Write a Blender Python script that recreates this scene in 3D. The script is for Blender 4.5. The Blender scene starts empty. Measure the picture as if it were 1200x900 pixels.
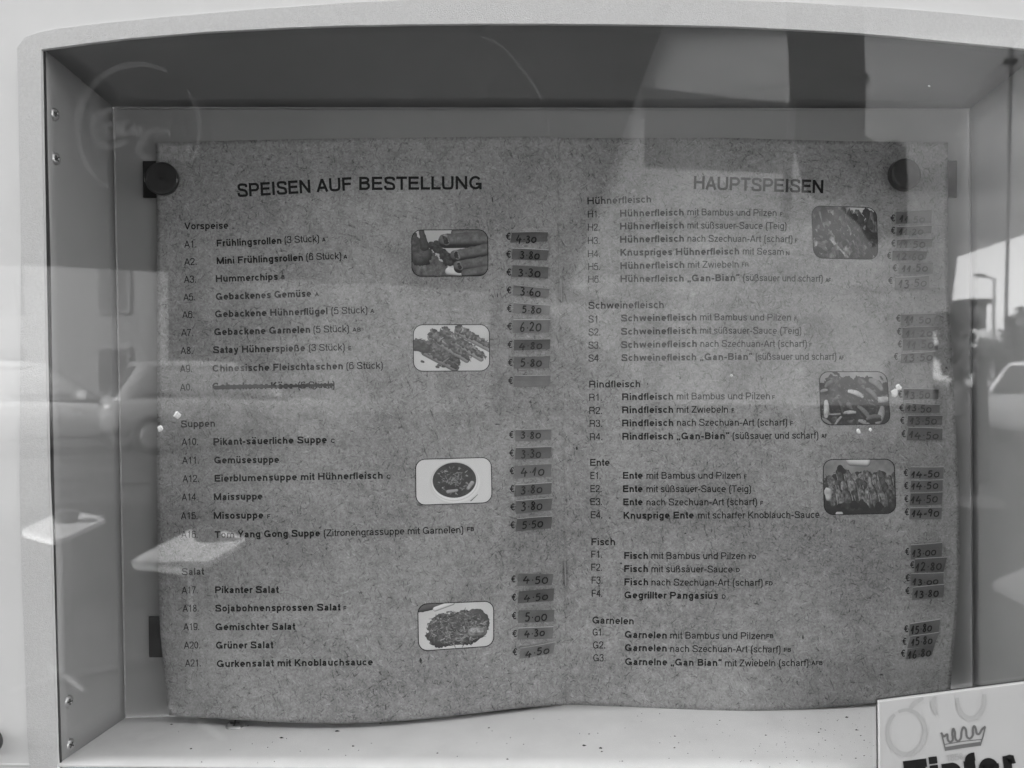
import bpy, bmesh, math, random
import numpy as np
from mathutils import Vector, Matrix

random.seed(7)
rng = np.random.default_rng(11)
scene = bpy.context.scene
col = scene.collection
R = math.radians

# ---------------------------------------------------------------- camera
CAM = Vector((0.0, -0.50, 1.50))
FPX = 1100.0
PITCH = R(1.4)
cd = bpy.data.cameras.new('camera')
cd.lens = 36.0 * FPX / 1200.0
cd.sensor_width = 36.0
cd.clip_start = 0.01
cd.clip_end = 500
cd.dof.use_dof = True
cd.dof.focus_distance = 0.485
cd.dof.aperture_fstop = 16.0
cam = bpy.data.objects.new('camera', cd)
cam.location = CAM
cam.rotation_euler = (R(90) - PITCH, 0, 0)
col.objects.link(cam)
scene.camera = cam

# ---------------------------------------------------------------- sky, sun, exposure
SUN_EL, SUN_AZ = R(33), R(-60)          # the sun stands behind the wall that carries the case
w = bpy.data.worlds.new('World')
scene.world = w
w.use_nodes = True
nt = w.node_tree
nt.nodes.clear()
sky = nt.nodes.new('ShaderNodeTexSky')
sky.sky_type = 'NISHITA'
sky.sun_disc = False
sky.sun_elevation = SUN_EL
sky.sun_rotation = SUN_AZ
bw = nt.nodes.new('ShaderNodeRGBToBW')  # the photograph is black and white
bg = nt.nodes.new('ShaderNodeBackground')
bg.inputs['Strength'].default_value = 0.15
wo = nt.nodes.new('ShaderNodeOutputWorld')
nt.links.new(sky.outputs[0], bw.inputs[0])
nt.links.new(bw.outputs[0], bg.inputs[0])
nt.links.new(bg.outputs[0], wo.inputs[0])

sl = bpy.data.lights.new('sun', 'SUN')
sl.energy = 2.3
sl.angle = R(0.5)
sun = bpy.data.objects.new('sun', sl)
sd = Vector((math.sin(SUN_AZ) * math.cos(SUN_EL), math.cos(SUN_AZ) * math.cos(SUN_EL), math.sin(SUN_EL)))
sun.rotation_euler = sd.to_track_quat('Z', 'Y').to_euler()
sun.location = sd * 20
col.objects.link(sun)

scene.view_settings.view_transform = 'Standard'
scene.view_settings.look = 'None'
scene.view_settings.gamma = 1
scene.view_settings.exposure = 3.3
scene.cycles.use_denoising = True
scene.cycles.max_bounces = 8
scene.cycles.transparent_max_bounces = 16

# ---------------------------------------------------------------- projection helpers (measured pixels of the 1200 x 900 photo)
_cp, _sp = math.cos(PITCH), math.sin(PITCH)
def ray(px, py):
    x, y = (px - 600.0) / FPX, (450.0 - py) / FPX
    return Vector((x, _cp + y * _sp, -_sp + y * _cp))
def at_y(px, py, Y):
    d = ray(px, py)
    return CAM + d * ((Y - CAM.y) / d.y)
def at_z(px, py, Z):
    d = ray(px, py)
    return CAM + d * ((Z - CAM.z) / d.z)
Y_GLASS = -0.0755                        # outer face of the pane
def mirror(p):                           # where a thing stands that the pane shows at that point
    return Vector((p.x, 2 * Y_GLASS - p.y, p.z))
def refl_z(px, py, Z): return mirror(at_z(px, py, Z))
def refl_d(px, py, d): return mirror(at_y(px, py, CAM.y + d))

# ---------------------------------------------------------------- object helpers
def link(o, parent=None):
    col.objects.link(o)
    if parent: o.parent = parent
    return o
def tag(o, label=None, cat=None, group=None, kind=None):
    if label: o['label'] = label
    if cat: o['category'] = cat
    if group: o['group'] = group
    if kind: o['kind'] = kind
    return o
def thing(name, loc, label, cat, group=None):
    o = bpy.data.objects.new(name, None)
    o.empty_display_size = 0.05
    o.location = loc
    link(o)
    return tag(o, label, cat, group)
def mesh_obj(name, verts, faces, mat, parent=None, smooth=False, uvs=None):
    off = parent_loc(parent)
    me = bpy.data.meshes.new(name)
    me.from_pydata([(v[0] - off.x, v[1] - off.y, v[2] - off.z) for v in verts], [], faces)
    if uvs is not None:
        ul = me.uv_layers.new(name='uv')
        for l in me.loops: ul.data[l.index].uv = uvs[l.vertex_index]
    if smooth: me.polygons.foreach_set('use_smooth', [True] * len(me.polygons))
    me.update()
    if isinstance(mat, (list, tuple)):
        for m in mat: me.materials.append(m)
    elif mat: me.materials.append(mat)
    return link(bpy.data.objects.new(name, me), parent)
def parent_loc(p):
    v = Vector((0, 0, 0))
    while p is not None:
        v = v + Vector(p.location); p = p.parent
    return v
class MB:
    """collects shapes in world space, links them as ONE mesh"""
    def __init__(s): s.v = []; s.f = []
    def add(s, vs, fs):
        n = len(s.v); s.v += [tuple(v) for v in vs]; s.f += [[i + n for i in f] for f in fs]; return s
    def box(s, a, b):
        (x0, y0, z0), (x1, y1, z1) = a, b
        vs = [(x, y, z) for x in (x0, x1) for y in (y0, y1) for z in (z0, z1)]
        return s.add(vs, [(0, 1, 3, 2), (4, 6, 7, 5), (0, 4, 5, 1), (2, 3, 7, 6), (0, 2, 6, 4), (1, 5, 7, 3)])
    def tube(s, pts, rad, n=10):
        pts = [Vector(p) for p in pts]
        rads = rad if isinstance(rad, (list, tuple)) else [rad] * len(pts)
        vs, fs = [], []
        for i, p in enumerate(pts):
            t = (pts[min(i + 1, len(pts) - 1)] - pts[max(i - 1, 0)]).normalized()
            u = t.orthogonal().normalized() if i == 0 else (u - t * u.dot(t)).normalized()
            b = t.cross(u)
            for k in range(n):
                a = 2 * math.pi * k / n
                vs.append(p + (u * math.cos(a) + b * math.sin(a)) * rads[i])
        for i in range(len(pts) - 1):
            for k in range(n):
                fs.append((i * n + k, i * n + (k + 1) % n, (i + 1) * n + (k + 1) % n, (i + 1) * n + k))
        fs.append(list(range(n))[::-1]); fs.append([(len(pts) - 1) * n + k for k in range(n)])
        return s.add(vs, fs)
    def prism(s, front, back):
        n = len(front)
        return s.add(list(front) + list(back), [list(range(n)), list(range(n, 2 * n))[::-1]] +
                     [(k, k + n, (k + 1) % n + n, (k + 1) % n) for k in range(n)])
    def build(s, name, mat, parent=None, smooth=False): return mesh_obj(name, s.v, s.f, mat, parent, smooth)
def sheet(name, grid, thick, mat, parent=None, smooth=True):
    """grid[j][i] of points; closed solid, back face offset by the vector thick"""
    nj, ni = len(grid), len(grid[0])
    t = Vector(thick)
    vs = [p for r in grid for p in r] + [Vector(p) + t for r in grid for p in r]
    N = nj * ni; fs = []
    for j in range(nj - 1):
        for i in range(ni - 1):
            a, b, c, d = j * ni + i, j * ni + i + 1, (j + 1) * ni + i + 1, (j + 1) * ni + i
            fs.append((a, d, c, b)); fs.append((a + N, b + N, c + N, d + N))
    loop = [i for i in range(ni)] + [j * ni + ni - 1 for j in range(1, nj)] + \
           [(nj - 1) * ni + i for i in range(ni - 2, -1, -1)] + [j * ni for j in range(nj - 2, 0, -1)]
    for k in range(len(loop)):
        a, b = loop[k], loop[(k + 1) % len(loop)]
        fs.append((a, b, b + N, a + N))
    return mesh_obj(name, vs, fs, mat, parent, smooth)
def lerp(a, b, t): return a + (b - a) * t
def poly_at(pts, t):
    """point on a polyline of pixels at 0..1 of its length"""
    L = [0]
    for a, b in zip(pts, pts[1:]): L.append(L[-1] + math.dist(a, b))
    s = t * L[-1]
    for k in range(len(pts) - 1):
        if s <= L[k + 1] or k == len(pts) - 2:
            q = (s - L[k]) / max(1e-9, L[k + 1] - L[k])
            return (lerp(pts[k][0], pts[k + 1][0], q), lerp(pts[k][1], pts[k + 1][1], q))
def catmull(pts, n=6):
    if len(pts) < 3: return list(pts)
    P = [pts[0]] + list(pts) + [pts[-1]]; out = []
    for i in range(1, len(P) - 2):
        p0, p1, p2, p3 = P[i - 1:i + 3]
        for k in range(n):
            t = k / n
            out.append(tuple(0.5 * (2 * b + (c - a) * t + (2 * a - 5 * b + 4 * c - d) * t * t + (3 * b - a - 3 * c + d) * t ** 3)
                             for a, b, c, d in zip(p0, p1, p2, p3)))
    out.append(tuple(pts[-1])); return out

# ---------------------------------------------------------------- materials (all neutral greys)
def new_mat(name):
    m = bpy.data.materials.new(name); m.use_nodes = True
    n = m.node_tree; b = n.nodes['Principled BSDF']
    return m, n, b
def N(n, t, **kw):
    x = n.nodes.new(t)
    for k, v in kw.items():
        if k in x.inputs: x.inputs[k].default_value = v
        else: setattr(x, k, v)
    return x
def grey(name, v, rough=0.5, var=0.0, scale=60, bump=0.0, bscale=None, metal=0.0, spec=0.5, detail=6):
    m, n, b = new_mat(name)
    b.inputs['Base Color'].default_value = (v, v, v, 1)
    b.inputs['Roughness'].default_value = rough
    b.inputs['Metallic'].default_value = metal
    b.inputs['Specular IOR Level'].default_value = spec
    tc = N(n, 'ShaderNodeTexCoord')
    if var:
        no = N(n, 'ShaderNodeTexNoise', Scale=scale, Detail=detail, Roughness=0.6)
        n.links.new(tc.outputs['Object'], no.inputs['Vector'])
        mr = N(n, 'ShaderNodeMapRange')
        for k, x in (('From Min', .25), ('From Max', .75), ('To Min', v * (1 - var)), ('To Max', v * (1 + var))): mr.inputs[k].default_value = x
        n.links.new(no.outputs['Fac'], mr.inputs['Value'])
        n.links.new(mr.outputs[0], b.inputs['Base Color'])
    if bump:
        nb = N(n, 'ShaderNodeTexNoise', Scale=bscale or scale * 4, Detail=4)
        n.links.new(tc.outputs['Object'], nb.inputs['Vector'])
        bp = N(n, 'ShaderNodeBump', Strength=bump, Distance=0.001)
        n.links.new(nb.outputs['Fac'], bp.inputs['Height'])
        n.links.new(bp.outputs[0], b.inputs['Normal'])
    return m
def paper_mat():
    m, n, b = new_mat('recycled_paper')
    tc = N(n, 'ShaderNodeTexCoord')
    L = n.links.new
    def math_(op, a, c=None, clamp=False):
        x = N(n, 'ShaderNodeMath', operation=op, use_clamp=clamp)
        for i, q in enumerate((a, c)):
            if q is None: continue
            if isinstance(q, (int, float)): x.inputs[i].default_value = q
            else: L(q, x.inputs[i])
        return x.outputs[0]
    def noise(scale, det=3, rough=.6, vec=None, dist=0.0):
        x = N(n, 'ShaderNodeTexNoise', Scale=scale, Detail=det, Roughness=rough, Distortion=dist)
        L(vec or tc.outputs['Object'], x.inputs['Vector']); return x.outputs['Fac']
    big = noise(16, 5, .62)
    mid = noise(260, 4, .7)
    fin = noise(900, 3, .75)
    v = math_('MULTIPLY_ADD', math_('SUBTRACT', big, .5), .40); v.node.inputs[2].default_value = PAPER
    v = math_('ADD', v, math_('MULTIPLY', math_('SUBTRACT', mid, .5), .30))
    v = math_('ADD', v, math_('MULTIPLY', math_('SUBTRACT', fin, .5), .40))
    hgt = math_('ADD', math_('MULTIPLY', mid, .6), math_('MULTIPLY', fin, .6))
    for k, (ang, th, amt) in enumerate(((.3, .655, -.13), (1.25, .66, -.12), (2.2, .66, -.12), (2.8, .665, -.11), (.8, .67, .10), (1.8, .68, .10))):
        # short fibres: thin stretched noise, bent by a slow warp
        wn = N(n, 'ShaderNodeTexNoise', Scale=160, Detail=2)
        L(tc.outputs['Object'], wn.inputs['Vector'])
        ws = N(n, 'ShaderNodeVectorMath', operation='SCALE'); ws.inputs['Scale'].default_value = .0035
        L(wn.outputs['Color'], ws.inputs[0])
        ad = N(n, 'ShaderNodeVectorMath', operation='ADD')
        L(tc.outputs['Object'], ad.inputs[0]); L(ws.outputs[0], ad.inputs[1])
        mp = N(n, 'ShaderNodeMapping'); mp.inputs['Rotation'].default_value = (0, ang, 0)
        mp.inputs['Location'].default_value = (k * .37, k * .11, k * .73)
        L(ad.outputs[0], mp.inputs['Vector'])
        mp2 = N(n, 'ShaderNodeMapping'); mp2.inputs['Scale'].default_value = (1500, 150, 210)
        L(mp.outputs[0], mp2.inputs['Vector'])
        fb = noise(1.0, 1, .5, mp2.outputs[0])
        s = N(n, 'ShaderNodeMapRange'); s.interpolation_type = 'SMOOTHSTEP'
        s.inputs['From Min'].default_value = th; s.inputs['From Max'].default_value = th + .07
        L(fb, s.inputs['Value'])
        v = math_('ADD', v, math_('MULTIPLY', s.outputs[0], amt))
    v = math_('MAXIMUM', v, .05)
    L(v, b.inputs['Base Color'])
    bp = N(n, 'ShaderNodeBump', Strength=.35, Distance=.0006)
    L(hgt, bp.inputs['Height']); L(bp.outputs[0], b.inputs['Normal'])
    b.inputs['Roughness'].default_value = .55
    b.inputs['Specular IOR Level'].default_value = .35
    return m
def glass_mat():
    m = bpy.data.materials.new('pane_glass'); m.use_nodes = True
    n = m.node_tree; n.nodes.clear(); L = n.links.new
    out = N(n, 'ShaderNodeOutputMaterial')
    tr = N(n, 'ShaderNodeBsdfTransparent'); tr.inputs[0].default_value = (.96, .96, .96, 1)
    gl = N(n, 'ShaderNodeBsdfGlossy'); gl.inputs['Roughness'].default_value = 0.0
    gl.inputs[0].default_value = (1, 1, 1, 1)
    fr = N(n, 'ShaderNodeFresnel', IOR=1.52)
    ge = N(n, 'ShaderNodeNewGeometry')
    k = N(n, 'ShaderNodeMath', operation='MULTIPLY', use_clamp=True); k.inputs[1].default_value = GLASS_K
    L(fr.outputs[0], k.inputs[0])
    fb = N(n, 'ShaderNodeMath', operation='SUBTRACT'); fb.inputs[0].default_value = 1
    L(ge.outputs['Backfacing'], fb.inputs[1])
    k2 = N(n, 'ShaderNodeMath', operation='MULTIPLY'); L(k.outputs[0], k2.inputs[0]); L(fb.outputs[0], k2.inputs[1])
    mx = N(n, 'ShaderNodeMixShader')
    L(k2.outputs[0], mx.inputs[0]); L(tr.outputs[0], mx.inputs[1]); L(gl.outputs[0], mx.inputs[2])
    # dust film and wiped smears on the pane
    tc = N(n, 'ShaderNodeTexCoord')
    mp = N(n, 'ShaderNodeMapping'); mp.inputs['Scale'].default_value = (14, 1, 5); mp.inputs['Rotation'].default_value = (0, .5, 0)
    L(tc.outputs['Object'], mp.inputs[0])
    n1 = N(n, 'ShaderNodeTexNoise', Scale=1.0, Detail=6, Roughness=.62, Distortion=.8); L(mp.outputs[0], n1.inputs['Vector'])
    r1 = N(n, 'ShaderNodeMapRange'); 
    for q, x in (('From Min', .45), ('From Max', .8), ('To Min', .0008), ('To Max', DUST)): r1.inputs[q].default_value = x
    L(n1.outputs[0], r1.inputs['Value'])
    df = N(n, 'ShaderNodeBsdfDiffuse'); df.inputs[0].default_value = (.8, .8, .8, 1)
    m2 = N(n, 'ShaderNodeMixShader')
    L(r1.outputs[0], m2.inputs[0]); L(mx.outputs[0], m2.inputs[1]); L(df.outputs[0], m2.inputs[2])
    L(m2.outputs[0], out.inputs[0])
    return m
def clear_mat(name, v):
    m = bpy.data.materials.new(name); m.use_nodes = True
    n = m.node_tree; n.nodes.clear()
    out = N(n, 'ShaderNodeOutputMaterial'); tr = N(n, 'ShaderNodeBsdfTransparent'); tr.inputs[0].default_value = (v, v, v, 1)
    n.links.new(tr.outputs[0], out.inputs[0]); return m
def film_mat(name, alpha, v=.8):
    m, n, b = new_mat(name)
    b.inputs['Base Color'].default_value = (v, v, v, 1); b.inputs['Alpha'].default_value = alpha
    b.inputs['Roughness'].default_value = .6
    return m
def fabric_glow(name, v, t):
    m = bpy.data.materials.new(name); m.use_nodes = True
    n = m.node_tree; n.nodes.clear(); L = n.links.new
    out = N(n, 'ShaderNodeOutputMaterial')
    a = N(n, 'ShaderNodeBsdfDiffuse'); a.inputs[0].default_value = (v, v, v, 1)
    tl = N(n, 'ShaderNodeBsdfTranslucent')
    tc = N(n, 'ShaderNodeTexCoord'); no = N(n, 'ShaderNodeTexNoise', Scale=.9, Detail=4)
    L(tc.outputs['Object'], no.inputs[0])
    mr = N(n, 'ShaderNodeMapRange'); mr.inputs['To Min'].default_value = t * .8; mr.inputs['To Max'].default_value = t * 1.2
    mr.inputs['From Min'].default_value = .3; mr.inputs['From Max'].default_value = .7
    L(no.outputs[0], mr.inputs[0]); L(mr.outputs[0], tl.inputs[0])
    x = N(n, 'ShaderNodeAddShader'); L(a.outputs[0], x.inputs[0]); L(tl.outputs[0], x.inputs[1]); L(x.outputs[0], out.inputs[0])
    return m
PAPER = 0.285
GLASS_K = 1.3
DUST = 0.016
M = dict(
    paper=paper_mat(), glass=glass_mat(), clear=clear_mat('pane_edge', .9),
    white=grey('white_paint', .84, .35, .04, 30),
    band=grey('grainy_white_band', .70, .5, .08, 900, .5, 2200),
    panel=grey('grey_enamel', .27, .38, .06, 25, .04, 1500),
    back=grey('grey_back_enamel', .27, .4, .06, 25, .04, 1500),
    sill=grey('white_enamel_sill', .88, .4, .08, 40, .05, 900),
    highlight=grey('corner_highlight', .38, .5, .15, 300),
    gasket=grey('black_rubber', .03, .8, .5, 900, .6, 2500),
    metal=grey('dull_steel', .45, .35, .1, 300, metal=.9),
    dark_slot=grey('dark_slot', .02, .6),
    ink=grey('printing_ink', .010, .6, spec=.15),
    pen=grey('pen_ink', .012, .6, spec=.15), marker=grey('marker_ink', .02, .5, spec=.3),
    tape=grey('grey_label_tape', .135, .45, .12, 220, .1, 900),
    tape_b=grey('dark_label_tape', .105, .45, .14, 200, .1, 900), tape_c=grey('worn_label_tape', .165, .45, .16, 240, .1, 900),
    tape_light=grey('pale_label_tape', .20, .45, .12, 220, .1, 900),
    edge=grey('cut_paper_edge', .5, .6),
    magnet=grey('black_magnet', .024, .28, .2, 60, spec=.45), strip=grey('black_magnetic_tape', .012, .6, .2, 60, spec=.08),
    sign=grey('sign_white', .53, .22, .03, 20), sign_grey=grey('sign_grey_print', .16, .3), sign_pale=grey('sign_pale_print', .42, .3),
    sign_ring=grey('sign_ring_tone', .44, .25), sign_ink=grey('sign_black_print', .012, .3),
    fleck=grey('white_dirt', .58, .8, .1, 900), dust=grey('dark_dirt', .035, .8),
    decal=film_mat('worn_decal_film', .03), streak=film_mat('streak_film', .026),
)

# ---------------------------------------------------------------- ground, wall
g = MB().box((-120, -160, -.2), (120, 60, 0)).build('ground', grey('asphalt', .045, .9, .6, 1.2, .3, 60, spec=.08))  # strong colour blotches stand in for sun dapples on the asphalt
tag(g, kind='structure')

Y_BACK, Y_MASK, Y_LOFT = 0.0, -0.070, -0.0685
MX0, MX1, MZ0, MZ1 = -.34, .34, 1.16, 1.80           # outer size of the case front
case = thing('menu_display_case', (0, 0, MZ0), 'white framed glazed display case with arched top holding the food menu', 'display case')

def ring(name, inner, outer, y0, y1, mat, parent):
    """solid ring between two loops of (x, z)"""
    n = len(inner); mb = MB()
    vs = [(x, y0, z) for x, z in inner] + [(x, y0, z) for x, z in outer] + [(x, y1, z) for x, z in inner] + [(x, y1, z) for x, z in outer]
    fs = []
    for k in range(n):
        q = (k + 1) % n
        fs += [(k, q, n + q, n + k), (2 * n + k, 3 * n + k, 3 * n + q, 2 * n + q), (k, 2 * n + k, 2 * n + q, q), (n + k, n + q, 3 * n + q, 3 * n + k)]
    mb.add(vs, fs)
    o = mb.build(name, mat, parent)
    bm = bmesh.new(); bm.from_mesh(o.data); bmesh.ops.recalc_face_normals(bm, faces=bm.faces); bm.to_mesh(o.data); bm.free()
    return o
# kiosk wall around the case
wall = ring('kiosk_wall', [(MX0, MZ0), (MX1, MZ0), (MX1, MZ1), (MX0, MZ1)], [(-1.9, .0), (1.9, .0), (1.9, 2.75), (-1.9, 2.75)],
            Y_MASK + .001, .06, grey('white_wall', .78, .5, .04, 8), None)
tag(wall, 'plain white kiosk wall that the glazed menu case is set into', 'wall')

# ---------------------------------------------------------------- the case
top_px = [(49, 59), (100, 52), (150, 46), (240, 38.5), (333, 33.5), (400, 31), (480, 29.5), (560, 28.8), (640, 28.8), (700, 29.2), (780, 30.2),
          (860, 32), (930, 35.5), (1000, 39.5), (1050, 43.5), (1130, 51.5), (1200, 58), (1228, 61)]
left_px = [(69.5, 915), (67.5, 880), (60.5, 620), (57.8, 560), (53, 300), (49, 59)]
open_px = [(1230, 300), (1230, 915), (800, 915), (400, 915)] + left_px[:-1] + top_px
def xz(p, Y): v = at_y(p[0], p[1], Y); return (v.x, v.z)
inner = [xz(p, Y_MASK) for p in open_px]
def to_rect(p, c=(0, 1.48)):
    dx, dz = p[0] - c[0], p[1] - c[1]
    k = min((MX1 - c[0]) / dx if dx > 0 else ((MX0 - c[0]) / dx if dx < 0 else 1e9), (MZ1 - c[1]) / dz if dz > 0 else ((MZ0 - c[1]) / dz if dz < 0 else 1e9))
    return (c[0] + dx * k, c[1] + dz * k)
# loops with their rectangle corners put in
def with_corners(loop):
    a, b = [], []
    for k, p in enumerate(loop):
        q = loop[(k + 1) % len(loop)]
        for t in (0, .25, .5, .75):
            s = (lerp(p[0], q[0], t), lerp(p[1], q[1], t)); a.append(s); b.append(to_rect(s))
    for cx in (MX0, MX1):
        for cz in (MZ0, MZ1):
            j = min(range(len(b)), key=lambda i: math.dist(b[i], (cx, cz))); b[j] = (cx, cz)
    return a, b
ia, ob = with_corners(inner)
ring('front_frame', ia, ob, Y_MASK, Y_MASK + .0012, M['white'], case)
# raised grainy band that follows the opening
outer_band = []
bo = [(1262, 300), (1262, 950), (800, 950), (400, 950), (40, 950), (33, 880), (24, 620), (23, 560), (25, 300), (21, 75), (19.5, 60), (22, 49), (34, 41), (62, 34.5), (110, 28.5), (200, 19.5), (300, 11), (400, 4), (480, 0),
      (560, -2), (640, -3), (780, -2), (930, 3), (1050, 10), (1130, 17), (1200, 24), (1262, 29)]
def loop_ang(loop, n=160, c=(640, 470)):
    L = []
    for k in range(n):
        a = 2 * math.pi * k / n; d = (math.cos(a), math.sin(a)); best = None
        for p, q in zip(loop, loop[1:] + loop[:1]):
            ex, ey = q[0] - p[0], q[1] - p[1]; det = d[0] * (-ey) + d[1] * ex
            if abs(det) < 1e-9: continue
            rx, ry = p[0] - c[0], p[1] - c[1]
            t = (rx * (-ey) + ry * ex) / det; s = (d[0] * ry - d[1] * rx) / det
            if t > 0 and -1e-6 <= s <= 1 + 1e-6 and (best is None or t < best): best = t
        L.append((c[0] + d[0] * best, c[1] + d[1] * best))
    return L
bi = loop_ang(open_px, 320)
bi = [(640 + (x - 640) * 1.002, 470 + (y - 470) * 1.002) for x, y in bi]
bo_ = loop_ang(bo, 320)
ring('grainy_border', [xz(p, Y_MASK - .0006) for p in bi], [xz(p, Y_MASK - .0006) for p in bo_], Y_MASK - .0008, Y_MASK - .0001, M['band'], case)

# tray: back panel, ceiling, two side panels, sill
BTL, BTR, BBL, BBR = at_y(132, 125, 0), at_y(1137, 127, 0), at_y(147, 841, 0), at_y(1140, 808, 0)
FL = [(51.5, 57.0), (54, 180), (57.3, 300), (59.5, 450), (62.5, 600), (66, 740), (71.3, 893)]
SILL_Z = BBL.z
SILL_S = (BBR.z - BBL.z) / (BBR.x - BBL.x)          # the case hangs slightly askew: the sill rises to the right
def sill_z(x): return BBL.z + SILL_S * (x - BBL.x)
ZF0, ZF1 = at_y(71.3, 893.5, Y_LOFT), at_y(1222, 905, Y_LOFT)
def sill_zy(x, y):
    zf = ZF0.z + (ZF1.z - ZF0.z) * (x - ZF0.x) / (ZF1.x - ZF0.x)
    return lerp(sill_z(x), zf, min(1.0, y / Y_LOFT))
def at_sill(px, py):
    p = at_z(px, py, SILL_Z)
    for _ in range(14): p = at_z(px, py, sill_zy(p.x, p.y))
    return p
def side(front_px, b_top, b_bot, name, thick):
    grid = []
    for j in range(25):
        t = j / 24
        f = at_y(*poly_at(front_px, t), Y_LOFT); b = b_top.lerp(b_bot, t)
        grid.append([f.lerp(b, i / 8) for i in range(9)])
    return sheet(name, grid, thick, M['panel'], case)
side(FL, BTL, BBL, 'side_panel', (-.0015, 0, 0))
FRP = [(1222, 58.6), (1224, 480), (1222, 896)]
side(FRP, BTR, BBR, 'side_panel', (.0015, 0, 0))
grid = []
for j in range(9):
    row = []
    for i in range(41):
        t = i / 40
        px = lerp(51.5, 1222, t)
        f = at_y(px, np.interp(px, [p[0] for p in top_px], [p[1] for p in top_px]) - 1.5, Y_LOFT)
        b = BTL.lerp(BTR, t)
        q = j / 8
        p = f.lerp(b, q); p.z += .0022 * math.sin(math.pi * q) * math.sin(math.pi * t) ** .5 if 0 < t < 1 else 0
        row.append(p)
    grid.append(row)
sheet('ceiling_panel', grid, (0, 0, .0015), M['panel'], case)
grid = [[Vector((lerp(-.26, .285, i / 20), lerp(Y_LOFT, .0015, j / 6), sill_zy(lerp(-.26, .285, i / 20), lerp(Y_LOFT, .0015, j / 6)))) for i in range(21)] for j in range(7)]
sill = sheet('sill_panel', grid, (0, 0, -.0015), M['sill'], case)
MB().box((-.262, .0016, SILL_Z - .02), (.285, .0036, 1.70)).build('back_panel', M['back'], case)
# back panel's front face sits at y = 0
case.children[-1].data.transform(Matrix.Translation((0, -.0016, 0)))
# strips in the corners; the left one is a highlight painted pale
def strip_px(name, a, b, wpx, Y, mat, parent, th=.0006):
    d = Vector((b[0] - a[0], b[1] - a[1])).normalized(); nrm = Vector((-d.y, d.x)) * (wpx / 2)
    pts = [(a[0] + nrm.x, a[1] + nrm.y), (b[0] + nrm.x, b[1] + nrm.y), (b[0] - nrm.x, b[1] - nrm.y), (a[0] - nrm.x, a[1] - nrm.y)]
    fr = [at_y(*p, Y) for p in pts]
    o = MB().prism(fr, [p + Vector((0, th, 0)) for p in fr]).build(name, mat, parent)
    return o
strip_px('corner_strip', (133, 128), (146.8, 838), 1.6, -.0010, M['highlight'], case)
strip_px('corner_strip', (134, 126.2), (1136, 127.6), 1.3, -.0010, M['panel'], case)
strip_px('corner_strip', (1136.4, 129), (1141, 836), 1.8, -.0010, M['panel'], case)
# rubber gasket along the left edge of the opening
gl_, gr_ = [], []
for j in range(41):
    t = j / 40
    a, b = poly_at(left_px[::-1], t), poly_at(FL, t)
    gl_.append(at_y(a[0] - 3, a[1], -.0687)); gr_.append(at_y(b[0] + .6, a[1], -.0687))
sheet('gasket', [[a, b] for a, b in zip(gl_, gr_)], (0, .0012, 0), M['gasket'], case, False)
def screw_on(name, c, nrm, r, parent, slot_ang=.6):
    nrm = Vector(nrm).normalized(); u = nrm.orthogonal().normalized(); v = nrm.cross(u)
    vs, fs = [], []; prof = [(1, 0), (1, .16), (.86, .34), (.55, .46), (.25, .36), (.0, .30)]; n = 20
    for rr, hh in prof:
        for k in range(n):
            a = 2 * math.pi * k / n; vs.append(c + (u * math.cos(a) + v * math.sin(a)) * rr * r + nrm * hh * r)
    for i in range(len(prof) - 1):
        for k in range(n): fs.append((i * n + k, i * n + (k + 1) % n, (i + 1) * n + (k + 1) % n, (i + 1) * n + k))
    o = mesh_obj(name, vs, fs, M['metal'], parent, True)
    s = MB(); 
    for a0 in (slot_ang, slot_ang + math.pi / 2):
        d = u * math.cos(a0) + v * math.sin(a0); e = nrm.cross(d)
        q = [c + nrm * r * .44 + d * r * .5 * sx + e * r * .09 * sy for sx, sy in ((-1, -1), (1, -1), (1, 1), (-1, 1))]
        s.prism([p + nrm * r * .06 for p in q], q)
    s.build('screw_recess', M['dark_slot'], o)
    return o
def wall_pt(px, py):                                   # a point on the left side panel
    d = ray(px, py); best = None
    for k in range(200):
        y = lerp(Y_LOFT, 0, k / 199); p = CAM + d * ((y - CAM.y) / d.y)
        f = at_y(*poly_at(FL, max(0, min(1, (py - 62) / 831))), Y_LOFT); b = BTL.lerp(BBL, max(0, min(1, (py - 125) / 716)))
        x = lerp(f.x, b.x, (y - Y_LOFT) / -Y_LOFT)
        e = abs(x - p.x)
        if best is None or e < best[0]: best = (e, p)
    return best[1]
for i, (px, py) in enumerate(((63.5, 134), (64.5, 186), (79.5, 822), (81.5, 872.5))):
    screw_on('screw', wall_pt(px, py), (.93, -.36, 0), .0029, case, .4 + i)
screw_on('screw', at_sill(275, 851.5), (0.1, -.25, 1), .0046, case, .9)
# dark round stub added at the far left edge of the frame
lk = at_y(-12, 868, Y_MASK)
MB().tube([(lk.x, Y_MASK, lk.z), (lk.x, -.0785, lk.z), (lk.x, -.0795, lk.z)], [.0062, .0062, .0054], 24).build('dark_stub', M['magnet'], case)
# the pane
pb = MB().box((MX0 + .004, Y_GLASS, MZ0 + .004), (MX1 - .004, Y_GLASS + .003, MZ1 - .004))
pane = pb.build('glass_pane', [M['glass'], M['clear']], case)
for p in pane.data.polygons: p.material_index = 0 if p.normal.y < -.5 else 1
bmx = bmesh.new(); bmx.from_mesh(pane.data); bmesh.ops.recalc_face_normals(bmx, faces=bmx.faces); bmx.to_mesh(pane.data); bmx.free()
for p in pane.data.polygons: p.material_index = 0 if p.normal.y < -.5 else 1

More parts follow.
